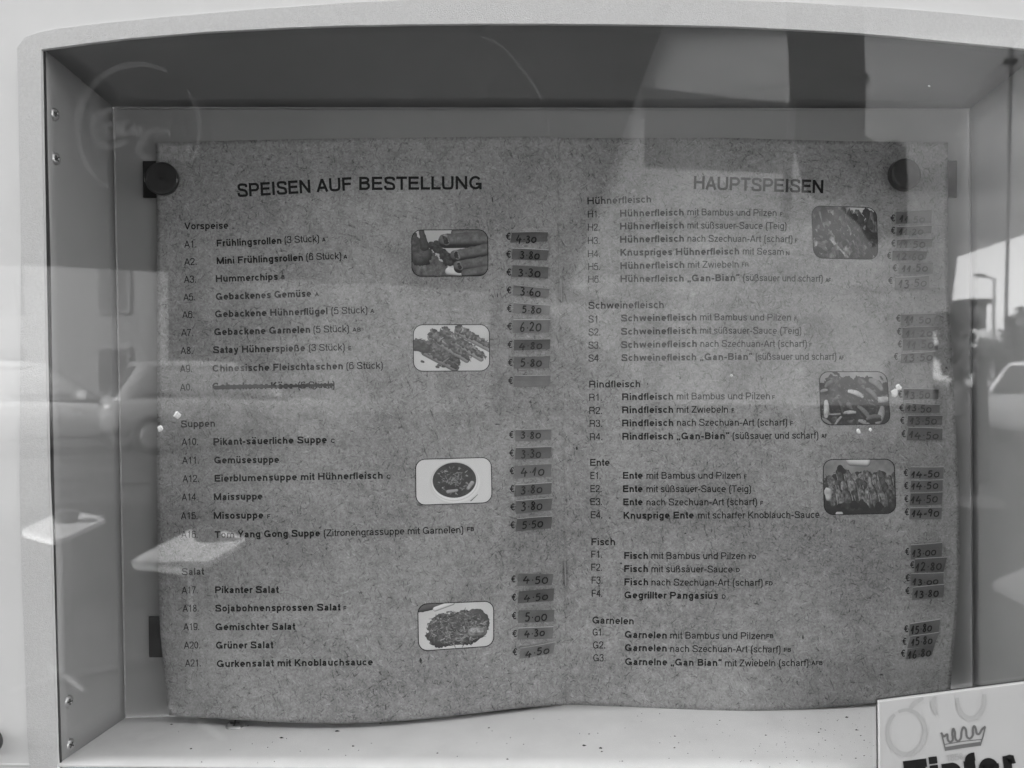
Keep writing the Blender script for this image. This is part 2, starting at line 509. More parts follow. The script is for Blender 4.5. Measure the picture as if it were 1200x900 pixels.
# dirt on the sill: too many specks to count
mb = MB()
for k in range(170):
    px, py = random.uniform(200, 1030), random.uniform(835, 905)
    if random.random() < .6: px = 1030 - abs(random.gauss(0, 130))
    c = at_sill(px, py)
    if c.y > -.012 or c.y < -.069: continue
    r = .00022 * (1 + 2.2 * random.random() ** 4); a0 = random.random() * 6
    ring_ = [(c.x + r * random.uniform(.6, 1.6) * math.cos(a0 + q), c.y + r * random.uniform(.6, 1.3) * math.sin(a0 + q), c.z + .0001) for q in (0, 1.2, 2.4, 3.6, 4.9)]
    mb.add(ring_ + [(c.x, c.y, c.z + .0005)], [(i, (i + 1) % 5, 5) for i in range(5)] + [(4, 3, 2, 1, 0)])
for px, py in ((395, 857), (684, 874), (1004, 856), (992, 841), (704, 877), (330, 865)):
    c = at_sill(px, py); r = .0011
    mb.add([(c.x + r * random.uniform(.6, 1.5) * math.cos(q), c.y + r * random.uniform(.5, 1) * math.sin(q), c.z + .0001) for q in (0, 1.2, 2.4, 3.6, 4.9)] + [(c.x, c.y, c.z + .0007)], [(i, (i + 1) % 5, 5) for i in range(5)] + [(4, 3, 2, 1, 0)])
tag(mb.build('dirt_specks', M['dust'], sill), kind='stuff')

# ---------------------------------------------------------------- ribbons and lettering on any surface
def ribbon(mb, pts, wpx, place, taper=False, zl=0.0):
    pts = [p for i, p in enumerate(pts) if i == 0 or math.dist(p, pts[i - 1]) > 1e-3]
    if len(pts) < 2: return
    n = len(pts); vs = []
    for i, p in enumerate(pts):
        a, b = pts[max(i - 1, 0)], pts[min(i + 1, n - 1)]
        dx, dy = b[0] - a[0], b[1] - a[1]; l = math.hypot(dx, dy) or 1
        hw = wpx / 2 * ((.55 + .45 * math.sin(math.pi * (i + .6) / (n + .2))) if taper else 1)
        vs += [place(p[0] - dy / l * hw, p[1] + dx / l * hw, zl), place(p[0] + dy / l * hw, p[1] - dx / l * hw, zl)]
    mb.add(vs, [(2 * i, 2 * i + 2, 2 * i + 3, 2 * i + 1) for i in range(n - 1)])
# a plain grotesque built from centre-line strokes: cap height 1, x-height .73; every weight is a stroke width
def _arc(cx, cy, rx, ry, a0, a1, n=None):
    n = n or max(4, int(abs(a1 - a0) / 22))
    return [(cx + rx * math.cos(R(lerp(a0, a1, k / n))), cy + ry * math.sin(R(lerp(a0, a1, k / n)))) for k in range(n + 1)]
def glyph(ch, w):
    """advance, strokes"""
    h = w / 2; XH = .73; B = h - .012; T = 1 + .012 - h; XT = XH + .012 - h; CB = h; CT = 1 - h; XB = XH - h
    l = .07 + h; cs = catmull
    def bowl(cx, a0=0, a1=360, wd=.33): return _arc(cx, XH / 2, wd - h, XH / 2 + .012 - h, a0, a1, 18 if a1 - a0 > 300 else None)
    def arch(x0, x1, down=0.0):                      # n-shaped arch between stems x0 and x1
        r = (x1 - x0) / 2; ry = min(.30, r * 1.25)
        return [(x0, XT - ry - .04)] + _arc((x0 + x1) / 2, XT - ry, r, ry, 180, 0, 9) + [(x1, down)]
    u = {'ä': 'a', 'ö': 'o', 'ü': 'u'}
    if ch in u:
        a, s = glyph(u[ch], w); m = a / 2; q = max(h * .9, .055)
        return a, s + [[(m - .16, .86), (m - .16, .86 + 2 * q)], [(m + .16, .86), (m + .16, .86 + 2 * q)]]
    if ch == ' ': return .36, []
    if ch == 'o': return .77, [bowl(.385)]
    if ch == 'c': return .70, [bowl(.37, 42, 318)]
    if ch == 'e': return .77, [bowl(.385, 0, 312), [(.055 + h, XH * .5), (.715, XH * .5)]]
    if ch == 'a':
        r = .63 - h
        return .76, [cs([(.085 + h * .7, XH * .70), (.14 + h, XT - .07), (.36, XT), (r - .04, XT - .07), (r, XH * .62), (r, XH * .3), (r + .01, .10), (r + .085, .02 + h * .8)], 4),
                     cs([(r, XH * .56), (.36, XH * .50), (.13 + h, XH * .40), (.06 + h, XH * .25), (.11 + h, B + .05), (.28, B), (r - .06, .13), (r, XH * .36)], 4)]
    if ch == 'b': return .77, [[(l, 0), (l, 1)], bowl(.385 + .01, 0, 360, .325)]
    if ch == 'd': return .77, [[(.70 - h, 0), (.70 - h, 1)], bowl(.375, 0, 360, .325)]
    if ch == 'p': return .77, [[(l, -.29), (l, XH)], bowl(.395, 0, 360, .325)]
    if ch == 'q': return .77, [[(.70 - h, -.29), (.70 - h, XH)], bowl(.375, 0, 360, .325)]
    if ch == 'g':
        r = .70 - h
        return .77, [bowl(.375, 0, 360, .325), [(r, XH)] + [(r, 0.0)] + cs([(r, -.02), (r - .04, -.19), (.37, -.29 + h), (.13 + h, -.24 + h), (.07 + h, -.14)], 4)]
    if ch == 'h': return .77, [[(l, 0), (l, 1)], arch(l, .69 - h)]
    if ch == 'n': return .77, [[(l, 0), (l, XH)], arch(l, .69 - h)]
    if ch == 'm': return 1.16, [[(l, 0), (l, XH)], arch(l, .58), arch(.58, 1.09 - h)]
    if ch == 'u':
        r = .70 - h
        return .77, [[(r, 0), (r, XH)], [(l + r - x, XH - y) for x, y in arch(l, r)]]
    if ch == 'r': return .47, [[(l, 0), (l, XH)], cs([(l, XH * .60), (l + .05, XH * .84), (l + .16, XT - .02), (.46, XT - .01)], 4)]
    if ch == 's': return .70, [cs([(.62 - h, XH * .72), (.53, XT - .03), (.34, XT), (.14 + h * .6, XT - .05), (.085 + h, XH * .72), (.16 + h, XH * .58), (.36, XH * .51), (.54 - h * .4, XH * .42), (.64 - h, XH * .27), (.55, B + .05), (.36, B), (.15 + h * .5, B + .05), (.055 + h, XH * .26)], 4)]
    if ch == 't': x = .20; return .40, [[(x, .95), (x, .14)] + cs([(x, .13), (x + .03, .03 + h * .6), (x + .11, h - .01), (.38, h)], 3), [(.02, XB), (.38, XB)]]
    if ch == 'f': x = .20; return .40, [cs([(.40, CT), (x + .09, CT - .01), (x + .01, CT - .07), (x, CT - .18)], 3) + [(x, 0)], [(.02, XB), (.38, XB)]]
    if ch == 'i': q = max(w * .85, .11); return .31, [[(.155, 0), (.155, XH)], [(.155, 1.03 - q), (.155, 1.03)]]
    if ch == 'j': q = max(w, .11); return .31, [[(.155, XH), (.155, -.12)] + cs([(.155, -.14), (.13, -.26 + h * .6), (.05, -.29 + h), (-.02, -.29 + h)], 3), [(.155, 1 - q), (.155, 1)]]
    if ch == 'l': return .31, [[(.155, 0), (.155, 1)]]
    if ch == 'k': return .70, [[(l, 0), (l, 1)], [(.64 - h * .6, XH), (l, XH * .34)], [(l + .17, XH * .54), (.68 - h * .6, 0)]]
    if ch == 'v': return .70, [[(.02 + h, XH), (.35, h * .5)], [(.68 - h, XH), (.35, h * .5)]]
    if ch == 'w': return 1.0, [[(.02 + h, XH), (.27, h * .4)], [(.27, h * .4), (.5, XH - h * .4)], [(.5, XH - h * .4), (.73, h * .4)], [(.73, h * .4), (.98 - h, XH)]]
    if ch == 'x': return .70, [[(.03 + h, XH), (.67 - h, 0)], [(.67 - h, XH), (.03 + h, 0)]]
    if ch == 'y': return .70, [[(.02 + h, XH), (.36, .02)], [(.68 - h, XH), (.36, .0)] + cs([(.35, -.03), (.29, -.2), (.2, -.29 + h), (.07, -.28 + h)], 3)]
    if ch == 'z': return .68, [[(.06, XB), (.62, XB)], [(.60 - h * .4, XB), (.08 + h * .4, CB)], [(.05, CB), (.63, CB)]]
    if ch == 'ß': return .85, [[(l, 0), (l, .74)] + cs([(l, .75), (l + .05, CT - .06), (.37, T), (.58 - h * .3, CT - .08), (.58 - h * .3, .70), (.42, .54)], 4), cs([(.38, .54), (.60, .50), (.76 - h, .30), (.66, .06 + h * .5), (.48, B), (.36, h)], 4)]
    # capitals
    if ch == 'A': return .93, [[(.02 + h * .9, 0), (.465, 1 - h * .3)], [(.91 - h * .9, 0), (.465, 1 - h * .3)], [(.20, .31), (.73, .31)]]
    if ch == 'B': return .93, [[(l, 0), (l, 1)], [(l, CT), (.52, CT)] + _arc(.52, .765 - h * .25, .27 - h * .6, CT - (.765 - h * .25), 90, -90, 6) + [(l, .53)], [(l, .53), (.54, .53)] + _arc(.54, (.53 + CB) / 2, .33 - h, (.53 - CB) / 2, 90, -90, 7) + [(l, CB)]]
    if ch == 'C': return 1.0, [_arc(.51, .5, .45 - h, .512 - h, 38, 322, 16)]
    if ch == 'D': return 1.0, [[(l, 0), (l, 1)], [(l, CT), (.46, CT)] + _arc(.46, .5, .47 - h, .5 - h, 90, -90, 10) + [(l, CB)]]
    if ch == 'E': return .90, [[(l, 0), (l, 1)], [(l, CT), (.83, CT)], [(l, .52), (.79, .52)], [(l, CB), (.85, CB)]]
    if ch == 'F': return .84, [[(l, 0), (l, 1)], [(l, CT), (.80, CT)], [(l, .50), (.73, .50)]]
    if ch == 'G': return 1.08, [_arc(.53, .5, .47 - h, .512 - h, 38, 325, 16), [(.985 - h, .0), (.985 - h, .5)], [(.55, .5 - h), (.985, .5 - h)]]
    if ch == 'H': return 1.0, [[(l, 0), (l, 1)], [(.93 - h, 0), (.93 - h, 1)], [(l, .53), (.93 - h, .53)]]
    if ch == 'I': return .40, [[(.2, 0), (.2, 1)]]
    if ch == 'J': return .70, [[(.60 - h, 1), (.60 - h, .3)] + cs([(.60 - h, .28), (.52, .06), (.32, B), (.12, .06), (.05 + h, .32)], 4)]
    if ch == 'K': return .95, [[(l, 0), (l, 1)], [(.88 - h, 1), (l, .34)], [(l + .22, .57), (.94 - h, 0)]]
    if ch == 'L': return .78, [[(l, 0), (l, 1)], [(l, CB), (.76, CB)]]
    if ch == 'M': return 1.16, [[(l, 0), (l, 1)], [(1.09 - h, 0), (1.09 - h, 1)], [(l, 1 - h * .3), (.58, h * .4)], [(1.09 - h, 1 - h * .3), (.58, h * .4)]]
    if ch == 'N': return 1.0, [[(l, 0), (l, 1)], [(.93 - h, 0), (.93 - h, 1)], [(l, 1 - h * .5), (.93 - h, h * .5)]]
    if ch == 'O': return 1.08, [_arc(.54, .5, .49 - h, .512 - h, 0, 360, 20)]
    if ch == 'P': return .93, [[(l, 0), (l, 1)], [(l, CT), (.56, CT)] + _arc(.56, (CT + .42 + h * .3) / 2, .31 - h * .8, (CT - .42 - h * .3) / 2, 90, -90, 8) + [(l, .42 + h * .3)]]
    if ch == 'R': return 1.0, [[(l, 0), (l, 1)], [(l, CT), (.58, CT)] + _arc(.58, (CT + .46) / 2, .32 - h * .8, (CT - .46) / 2, 90, -90, 8) + [(l, .46)], cs([(.58, .46), (.78, .40), (.83 - h * .3, .22), (.86 - h * .3, 0)], 4)]
    if ch == 'S': return .93, [cs([(.85 - h, .70), (.76, .89 - h * .3), (.47, T), (.18 + h * .4, .91 - h * .4), (.09 + h, .74), (.2 + h * .5, .58), (.48, .51), (.74 - h * .4, .43), (.88 - h, .27), (.76, .07 + h * .4), (.47, B), (.17 + h * .3, .09 + h * .3), (.05 + h, .32)], 4)]
    if ch == 'T': return .85, [[(.425, 0), (.425, 1)], [(.03, CT), (.82, CT)]]
    if ch == 'U': return 1.0, [[(l, 1), (l, .36)] + cs([(l, .34), (l + .07, .09 + h * .4), (.5, B), (.93 - h - .07, .09 + h * .4), (.93 - h, .34)], 5) + [(.93 - h, 1)]]
    if ch == 'V': return .90, [[(.02 + h, 1), (.45, h * .3)], [(.88 - h, 1), (.45, h * .3)]]
    if ch == 'Y': return .90, [[(.02 + h, 1), (.45, .40)], [(.88 - h, 1), (.45, .40)], [(.45, 0), (.45, .44)]]
    if ch == 'Z': return .85, [[(.06, CT), (.80, CT)], [(.78 - h * .5, CT), (.07 + h * .5, CB)], [(.04, CB), (.82, CB)]]
    # figures and points
    if ch == '0': return .77, [_arc(.385, .5, .33 - h, .512 - h, 0, 360, 18)]
    if ch == '1': return .77, [[(.45, 0), (.45, 1)], cs([(.45, .97), (.38, .82), (.17, .76)], 4)]
    if ch == '2': return .77, [cs([(.07 + h, .66), (.13, .88), (.37, T), (.62, .88), (.66 - h * .4, .68), (.5, .44), (.22, .24), (.08 + h * .5, CB)], 4), [(.06, CB), (.70, CB)]]
    if ch == '3': return .77, [cs([(.08 + h, .72), (.15, .90), (.37, T), (.60, .90), (.64 - h * .4, .74), (.52, .56), (.33, .53)], 4), cs([(.33, .53), (.6, .48), (.70 - h, .28), (.6, .07 + h * .3), (.36, B), (.13, .08 + h * .3), (.05 + h, .29)], 4)]
    if ch == '4': return .77, [[(.54, 0), (.54, 1)], [(.54, 1 - h), (.06, .29)], [(.03, .29), (.74, .29)]]
    if ch == '5': return .77, [[(.66, CT), (.20, CT)], cs([(.20, CT), (.14, .70), (.11 + h * .6, .47)], 3), cs([(.12 + h, .50), (.25, .62), (.40, .64), (.63, .55), (.71 - h, .33), (.62, .09), (.37, B), (.14, .08), (.06 + h, .27)], 4)]
    if ch == '6': return .77, [cs([(.66 - h * .3, .76), (.56, .93), (.38, T), (.17, .86), (.06 + h, .48), (.12, .14), (.38, B), (.64, .10), (.71 - h, .33), (.62, .56), (.39, .64), (.16, .54), (.07 + h, .36)], 4)]
    if ch == '7': return .77, [[(.05, CT), (.70, CT)], cs([(.68 - h, CT), (.45, .6), (.33, .3), (.28, 0)], 4)]
    if ch == '8': return .77, [_arc(.385, .755, .27 - h * .8, .257 - h, 0, 360, 14), _arc(.385, .265, .325 - h, .277 - h, 0, 360, 16)]
    if ch == '9': a, s = glyph('6', w); return a, [[(.77 - x, 1 - y) for x, y in q] for q in s]
    if ch == '.': q = max(w, .16); return .36, [[(.18, 0), (.18, q)]]
    if ch == '-': return .48, [[(.05, .36), (.43, .36)]]
    if ch == '(': return .46, [cs([(.40, 1.02), (.22, .78), (.13 + h, .38), (.22, -.04), (.40, -.28)], 4)]
    if ch == ')': return .46, [cs([(.06, 1.02), (.24, .78), (.33 - h, .38), (.24, -.04), (.06, -.28)], 4)]
    if ch == '„': return .55, [[(.17, .15), (.10, -.14)], [(.42, .15), (.35, -.14)]]
    if ch == '“': return .55, [[(.19, 1.0), (.12, .72)], [(.42, 1.0), (.35, .72)]]
    if ch == '€': return .84, [_arc(.53, .5, .36 - h, .512 - h, 48, 312, 14), [(.02, .60), (.64, .60)], [(.02, .40), (.60, .40)]]
    raise KeyError(ch)
def lettering(name, text, x0, y0, x1, y1, cap, wt, mat, parent, place, lift=.00012):
    """a printed line whose ink spans x0..x1 (photo pixels on the sheet) on the baseline y0..y1"""
    pen, strokes = 0.0, []
    for ch in text:
        a, st = glyph(ch, wt)
        strokes += [[(x + pen, y) for x, y in q] for q in st]; pen += a
    xs = [x for q in strokes for x, y in q]
    a = min(xs) - wt / 2; b = max(xs) + wt / 2
    sx = (x1 - x0) / (b - a); sl_ = (y1 - y0) / (x1 - x0); mb = MB()
    for k, q in enumerate(strokes):
        parts, cur = [], [q[0]]
        for i in range(1, len(q)):
            cur.append(q[i])
            if i < len(q) - 1:
                d0 = (q[i][0] - q[i - 1][0], q[i][1] - q[i - 1][1]); d1 = (q[i + 1][0] - q[i][0], q[i + 1][1] - q[i][1])
                n0, n1 = math.hypot(*d0), math.hypot(*d1)
                if n0 > 1e-6 and n1 > 1e-6 and (d0[0] * d1[0] + d0[1] * d1[1]) / n0 / n1 < .5: parts.append(cur); cur = [q[i]]
        parts.append(cur)
        for pt in parts:
            px = []
            for x, y in pt:
                X = x0 + (x - a) * sx; hh = y * cap
                px.append((X + hh * sl_, y0 + (X - x0) * sl_ - hh))
            if len(px) == 2:                     # keep straight strokes in a few pieces so that they follow a curved sheet
                px = [px[0], (lerp(px[0][0], px[1][0], .5), lerp(px[0][1], px[1][1], .5)), px[1]]
            ribbon(mb, px, wt * cap, place, False, lift + k * 2e-8)
    return mb.build(name, mat, parent)

# ---------------------------------------------------------------- worn decal and flecks on the pane
def on_glass(px, py, lift=0): return at_y(px, py, Y_GLASS - .0002 - lift)
mb = MB()
cx, cy, rr = 162, 152, 74
def arc(a0, a1, rx=rr, ry=rr, c=(cx, cy), n=30): return [(c[0] + rx * math.cos(lerp(a0, a1, k / n)), c[1] - ry * math.sin(lerp(a0, a1, k / n))) for k in range(n + 1)]
ribbon(mb, arc(R(62), R(245), 72, 77), 8, on_glass, True)
ribbon(mb, arc(R(-28), R(38), 72, 77), 5, on_glass, True)
for s in ([(137, 132), (122, 130), (110, 145), (112, 162), (124, 166)], [(130, 143), (124, 150), (128, 160), (140, 152), (134, 143), (128, 148)], [(152, 142), (143, 146), (144, 158), (154, 154)],
          [(160, 146), (156, 152), (160, 158), (165, 150), (166, 158)], [(200, 158), (183, 152), (167, 164), (164, 180), (180, 186)], [(196, 170), (188, 176), (194, 184), (205, 178), (198, 170)],
          [(212, 172), (206, 182), (216, 186), (222, 172), (225, 182), (240, 178)], [(110, 170), (130, 172), (150, 164)]):
    ribbon(mb, catmull(s, 8), 7.5, on_glass, True, .00002)
mb.build('worn_round_decal', M['decal'], pane)
mb = MB(); ribbon(mb, catmull([(560, 42), (585, 52), (612, 82), (634, 115), (643, 150), (643, 172)], 8), 3.0, on_glass, True); mb.build('pale_streak', M['streak'], pane)  # reflected streak, drawn as a pale film on the pane
mb = MB(); ribbon(mb, catmull([(646, 172), (642, 192), (628, 195), (614, 190)], 8), 5.0, on_glass, True); mb.build('pale_streak', M['streak'], pane)  # lower end of the same reflected streak, also drawn in
mb = MB(); ribbon(mb, catmull([(447, 432), (455, 420), (470, 413), (486, 410)], 8), 5.0, on_glass, True); mb.build('pale_streak', M['streak'], pane)
mb = MB(); ribbon(mb, catmull([(395, 492), (408, 480), (424, 470), (434, 462)], 8), 7.0, on_glass, True); mb.build('pale_streak', M['streak'], pane)
mb = MB(); ribbon(mb, catmull([(947, 545), (956, 528), (962, 515)], 8), 5.0, on_glass, True); mb.build('pale_streak', M['streak'], pane)
mb = MB(); ribbon(mb, catmull([(852, 420), (855, 432), (857, 440)], 8), 3.0, on_glass, True); mb.build('pale_streak', M['streak'], pane)
mb = MB(); ribbon(mb, [(956, 600), (957, 690), (958, 770)], 5, on_glass, True); mb.build('pale_streak', M['streak'], pane)
for px, py, r in ((207.5, 486, 4.6), (188, 502.5, 3.6), (1053, 454, 3.6), (1048, 460, 4.6), (1006, 505.5, 3.0), (1020, 503.5, 2.2), (857, 440, 1.8), (1089, 101, 1.5)):
    mb = MB(); k = 9; rs = [r * random.uniform(.7, 1.15) for _ in range(k)]
    rim = [on_glass(px + rs[i] * math.cos(i * 6.283 / k), py + 1.1 * rs[i] * math.sin(i * 6.283 / k), 0) for i in range(k)]
    mid_ = [on_glass(px + .55 * rs[i] * math.cos(i * 6.283 / k), py + .55 * rs[i] * math.sin(i * 6.283 / k), .0005) for i in range(k)]
    mb.add(rim + mid_ + [on_glass(px, py, .0004)], [(i, (i + 1) % k, k + (i + 1) % k, k + i) for i in range(k)] + [(k + i, k + (i + 1) % k, 2 * k) for i in range(k)])
    mb.build('dirt_fleck', M['fleck'], pane)

# ---------------------------------------------------------------- the menu
menu = thing('menu_booklet', at_y(640, 830, -.004), 'open two-page food menu on mottled recycled paper pinned inside the case', 'menu')
TOP = [(182.5, 167.5), (300, 164), (420, 162), (560, 160.5), (640, 160), (657, 161.5), (760, 162), (850, 161.5), (930, 164), (1030, 166), (1111, 167)]
LEFT = [(182.5, 167.5), (183.5, 230), (184, 300), (184, 450), (183.8, 600), (186.7, 720), (190.5, 770), (198.3, 838)]
RIGHT = [(1111, 167), (1111, 230), (1110.8, 335), (1116, 420), (1120, 500), (1124, 570), (1124.7, 620), (1124, 680), (1121, 720), (1117, 770), (1113.5, 811)]
BOTTOM = [(198.3, 838), (250, 842), (300, 845), (350, 847), (400, 847.8), (450, 846), (500, 842), (560, 835.5), (610, 829.5), (640, 827), (663, 826), (700, 827), (760, 830), (850, 832.8), (900, 832.5), (950, 830.5), (1030, 823), (1113.5, 811)]
TOPc, LEFTc, RIGHTc, BOTc = (catmull(p, 6) for p in (TOP, LEFT, RIGHT, BOTTOM))
def fold_x(py): return 655.5 + (py - 160) * 3 / 340 if py < 500 else 658.5 + (py - 500) * 4.5 / 328
def h_paper(px, py):
    v = min(1.1, max(0, (py - 162) / 670)); f = fold_x(py)
    if px < f:
        u = max(0, min(1, (px - 183) / (f - 183))); b = .0035 + .018 * v ** 1.7
        h = b * math.sin(math.pi * u ** .9) ** .9 if 0 < u < 1 else 0
        h += .006 * v * (1 - u) ** 2
    else:
        u = max(0, min(1, (px - f) / (1115 - f))); b = .003 + .008 * v ** 1.6
        h = b * math.sin(math.pi * u) ** .9 if 0 < u < 1 else 0
        h += (.004 + .006 * v) * u ** 2 * (1 if v > .2 else v / .2)
    h += .0011 * math.exp(-((px - f) / 9.0) ** 2)                       # the fold stands up a little
    h += .00045 * math.sin(px * .021 + py * .013) * math.sin(py * .017 - px * .006 + 1)   # slightly cockled sheet
    return .0016 + h
def on_paper(px, py, lift=0.0): return at_y(px, py, -(h_paper(px, py) + lift))
def coons(u, v):
    a, b = poly_at(TOPc, u), poly_at(BOTc, u); c, d = poly_at(LEFTc, v), poly_at(RIGHTc, v)
    out = []
    for k in (0, 1):
        out.append((1 - v) * a[k] + v * b[k] + (1 - u) * c[k] + u * d[k] - ((1 - u) * (1 - v) * TOP[0][k] + u * (1 - v) * TOP[-1][k] + (1 - u) * v * BOTTOM[0][k] + u * v * BOTTOM[-1][k]))
    return out
NU, NV = 180, 110
U_FOLD = .5085
pages = []
for (ua, ub, n) in ((0, U_FOLD, 92), (U_FOLD, 1, 90)):
    grid = []
    for j in range(NV + 1):
        v = j / NV; row = []
        for i in range(n + 1):
            u = lerp(ua, ub, i / n); px, py = coons(u, v)
            row.append(on_paper(px, py))
        grid.append(row)
    pages.append(sheet('page', grid, (0, .00025, 0), M['paper'], menu))
pg_l, pg_r = pages
tag(pg_l, 'left menu page of starters, soups and salads'); tag(pg_r, 'right menu page of main dishes')
BOLD, MEDIUM, LIGHT = .215, .185, .13

def T(name, text, x0, y0, x1, y1, cap, off, mat=None):
    lettering(name, text, x0, y0, x1, y1, cap, off, mat or M['ink'], pg_l if x0 < 655 else pg_r, on_paper)
for t, a, b, c, d in (('SPEISEN', 278.5, 231, 364, 226), ('AUF', 371, 225.2, 414, 223), ('BESTELLUNG', 421, 222.8, 566, 221.8), ('HAUPTSPEISEN', 813, 221.6, 964.5, 226.6)):
    T('page_title', t, a, b, c, d, 15.6, .185)
for t, a, b, c, d in (('Vorspeise', 216, 269, 268.4, 268), ('Suppen', 212, 501, 252, 500), ('Salat', 213, 674, 240, 673.4), ('Hühnerfleisch', 688.4, 239.6, 763.2, 237.2),
                      ('Schweinefleisch', 689.4, 362, 778, 361), ('Rindfleisch', 690.4, 454.2, 750.4, 453.8), ('Ente', 691.6, 546, 715.2, 545.8), ('Fisch', 693, 639, 720.8, 638.8), ('Garnelen', 694, 730.6, 742.6, 731.8)):
    T('section_heading', t, a, b, c, d, 8.2, MEDIUM)
for t, a, b, c, d in (('A1.', 216, 290.4, 230, 290), ('A2.', 216, 311, 230.4, 310.6), ('A3.', 215.6, 331.6, 229.6, 331.2), ('A5.', 215, 352.4, 228.4, 352), ('A6.', 213.6, 373, 227.6, 372.6), ('A7.', 212.4, 394, 226.4, 393.6),
                      ('A8.', 211.6, 415, 225.6, 414.8), ('A9.', 211, 436.2, 225, 436), ('A0.', 211, 458, 225, 457.6), ('A10.', 213, 522, 232, 521.6), ('A11.', 213.6, 543.6, 233, 543.2), ('A12.', 214, 565, 233, 564.8),
                      ('A14.', 213, 586.6, 231.4, 586.4), ('A15.', 212, 608.6, 231.4, 608.4), ('A16.', 212.4, 630.4, 231.6, 630.2), ('A17.', 213, 695.6, 231.6, 695.4), ('A18.', 214, 717, 232.6, 716.8), ('A19.', 215, 738.6, 233.4, 738.4),
                      ('A20.', 215.6, 760.2, 234.4, 760), ('A21.', 217, 781.2, 235.2, 781),
                      ('H1.', 689, 255, 702.4, 254.8), ('H2.', 689, 270.4, 702.6, 270.4), ('H3.', 689, 286, 702.6, 286), ('H4.', 689, 301.6, 703, 301.4), ('H5.', 689.4, 316.6, 703, 316.4), ('H6.', 689.4, 331.4, 703.6, 331.2),
                      ('S1.', 689.6, 378, 703.4, 378), ('S2.', 689.6, 393.2, 703.4, 393.2), ('S3.', 689.6, 408.6, 703.4, 408.6), ('S4.', 689.6, 423.8, 703.6, 423.6), ('R1.', 690.6, 469.6, 705, 469.6), ('R2.', 690.6, 485.2, 705.4, 485.2),
                      ('R3.', 691, 500.2, 705.4, 500.2), ('R4.', 691.4, 516, 705.6, 515.6), ('E1.', 692, 561.4, 703.6, 561.4), ('E2.', 692, 576.8, 704.8, 576.8), ('E3.', 692, 592, 705.4, 592), ('E4.', 692.4, 607.4, 705.6, 607.4),
                      ('F1.', 693, 653.6, 705.4, 653.6), ('F2.', 693, 668.8, 705.4, 668.8), ('F3.', 693.4, 684, 705.8, 684), ('F4.', 693.6, 699.4, 705.6, 699.4), ('G1.', 694.6, 744.8, 707, 744.8), ('G2.', 694.8, 760, 709, 760), ('G3.', 695.2, 775, 709.4, 775)):
    T('item_number', t, a, b, c, d, 8.3, LIGHT)
NAMES = (('Frühlingsrollen', 254, 289, 330, 285.6), ('Mini Frühlingsrollen', 254, 309.6, 355.2, 305.6), ('Hummerchips', 253, 330.6, 326, 328), ('Gebackenes Gemüse', 253, 351.6, 365.6, 347.6),
         ('Gebackene Hühnerflügel', 252, 372, 384, 368.4), ('Gebackene Garnelen', 251, 393, 363.6, 390), ('Satay Hühnerspieße', 249.6, 414, 358.6, 411.6), ('Chinesische Fleischtaschen', 249, 435.6, 402, 432.8),
         ('Gebackener Käse', 249, 456.6, 345, 455.6), ('Pikant-säuerliche Suppe', 250, 521.6, 384, 519), ('Gemüsesuppe', 251, 543.2, 328, 542.4), ('Eierblumensuppe mit Hühnerfleisch', 251.4, 564.6, 448.6, 561),
         ('Maissuppe', 250.6, 586.2, 308.6, 585.4), ('Misosuppe', 250.4, 608.2, 309.6, 607.6), ('Tom Yang Gong Suppe', 250.6, 630.4, 376, 628.6), ('Pikanter Salat', 252, 695.2, 327.6, 694.8),
         ('Sojabohnensprossen Salat', 252, 716.8, 400, 715.4), ('Gemischter Salat', 252.4, 738.6, 347, 738), ('Grüner Salat', 253, 760.2, 321.2, 759.6), ('Gurkensalat mit Knoblauchsauce', 254, 781.8, 438, 779.6),
         ('Hühnerfleisch', 726.6, 254, 801.4, 252.6), ('Hühnerfleisch', 726.6, 269.2, 801.6, 267.8), ('Hühnerfleisch', 726.6, 284.6, 801.6, 283.2), ('Knuspriges Hühnerfleisch', 727, 299.8, 866.4, 298.2), ('Hühnerfleisch', 727, 315.4, 802, 314),
         ('Hühnerfleisch „Gan-Bian“', 727, 330.8, 867, 329.2), ('Schweinefleisch', 727.6, 376.8, 816.4, 375.6), ('Schweinefleisch', 727.6, 392.4, 816.4, 391.2), ('Schweinefleisch', 727.6, 408, 816.8, 406.6),
         ('Schweinefleisch „Gan-Bian“', 728, 423.2, 882, 421.6), ('Rindfleisch', 729, 469, 789, 468.4), ('Rindfleisch', 729, 484.4, 789, 483.8), ('Rindfleisch', 729, 499.8, 789.2, 499.2), ('Rindfleisch „Gan-Bian“', 729.2, 515.4, 855, 514.6),
         ('Ente', 730, 561.2, 754, 561), ('Ente', 730, 576.8, 754, 576.6), ('Ente', 730.4, 592.2, 754, 592), ('Knusprige Ente', 730.6, 608, 814, 607.6), ('Fisch', 731.4, 655, 759.4, 655), ('Fisch', 731.4, 670.4, 759.4, 670.4),
         ('Fisch', 731.6, 685.8, 759.6, 686), ('Gegrillter Pangasius', 731.6, 701.2, 841.6, 702), ('Garnelen', 732, 747.4, 781.4, 748.4), ('Garnelen', 732, 762.8, 781.4, 763.6), ('Garnelne „Gan Bian“', 732.4, 779.2, 846, 780.6))
for t, a, b, c, d in NAMES: T('dish_name', t, a, b, c, d, 8.1, BOLD)
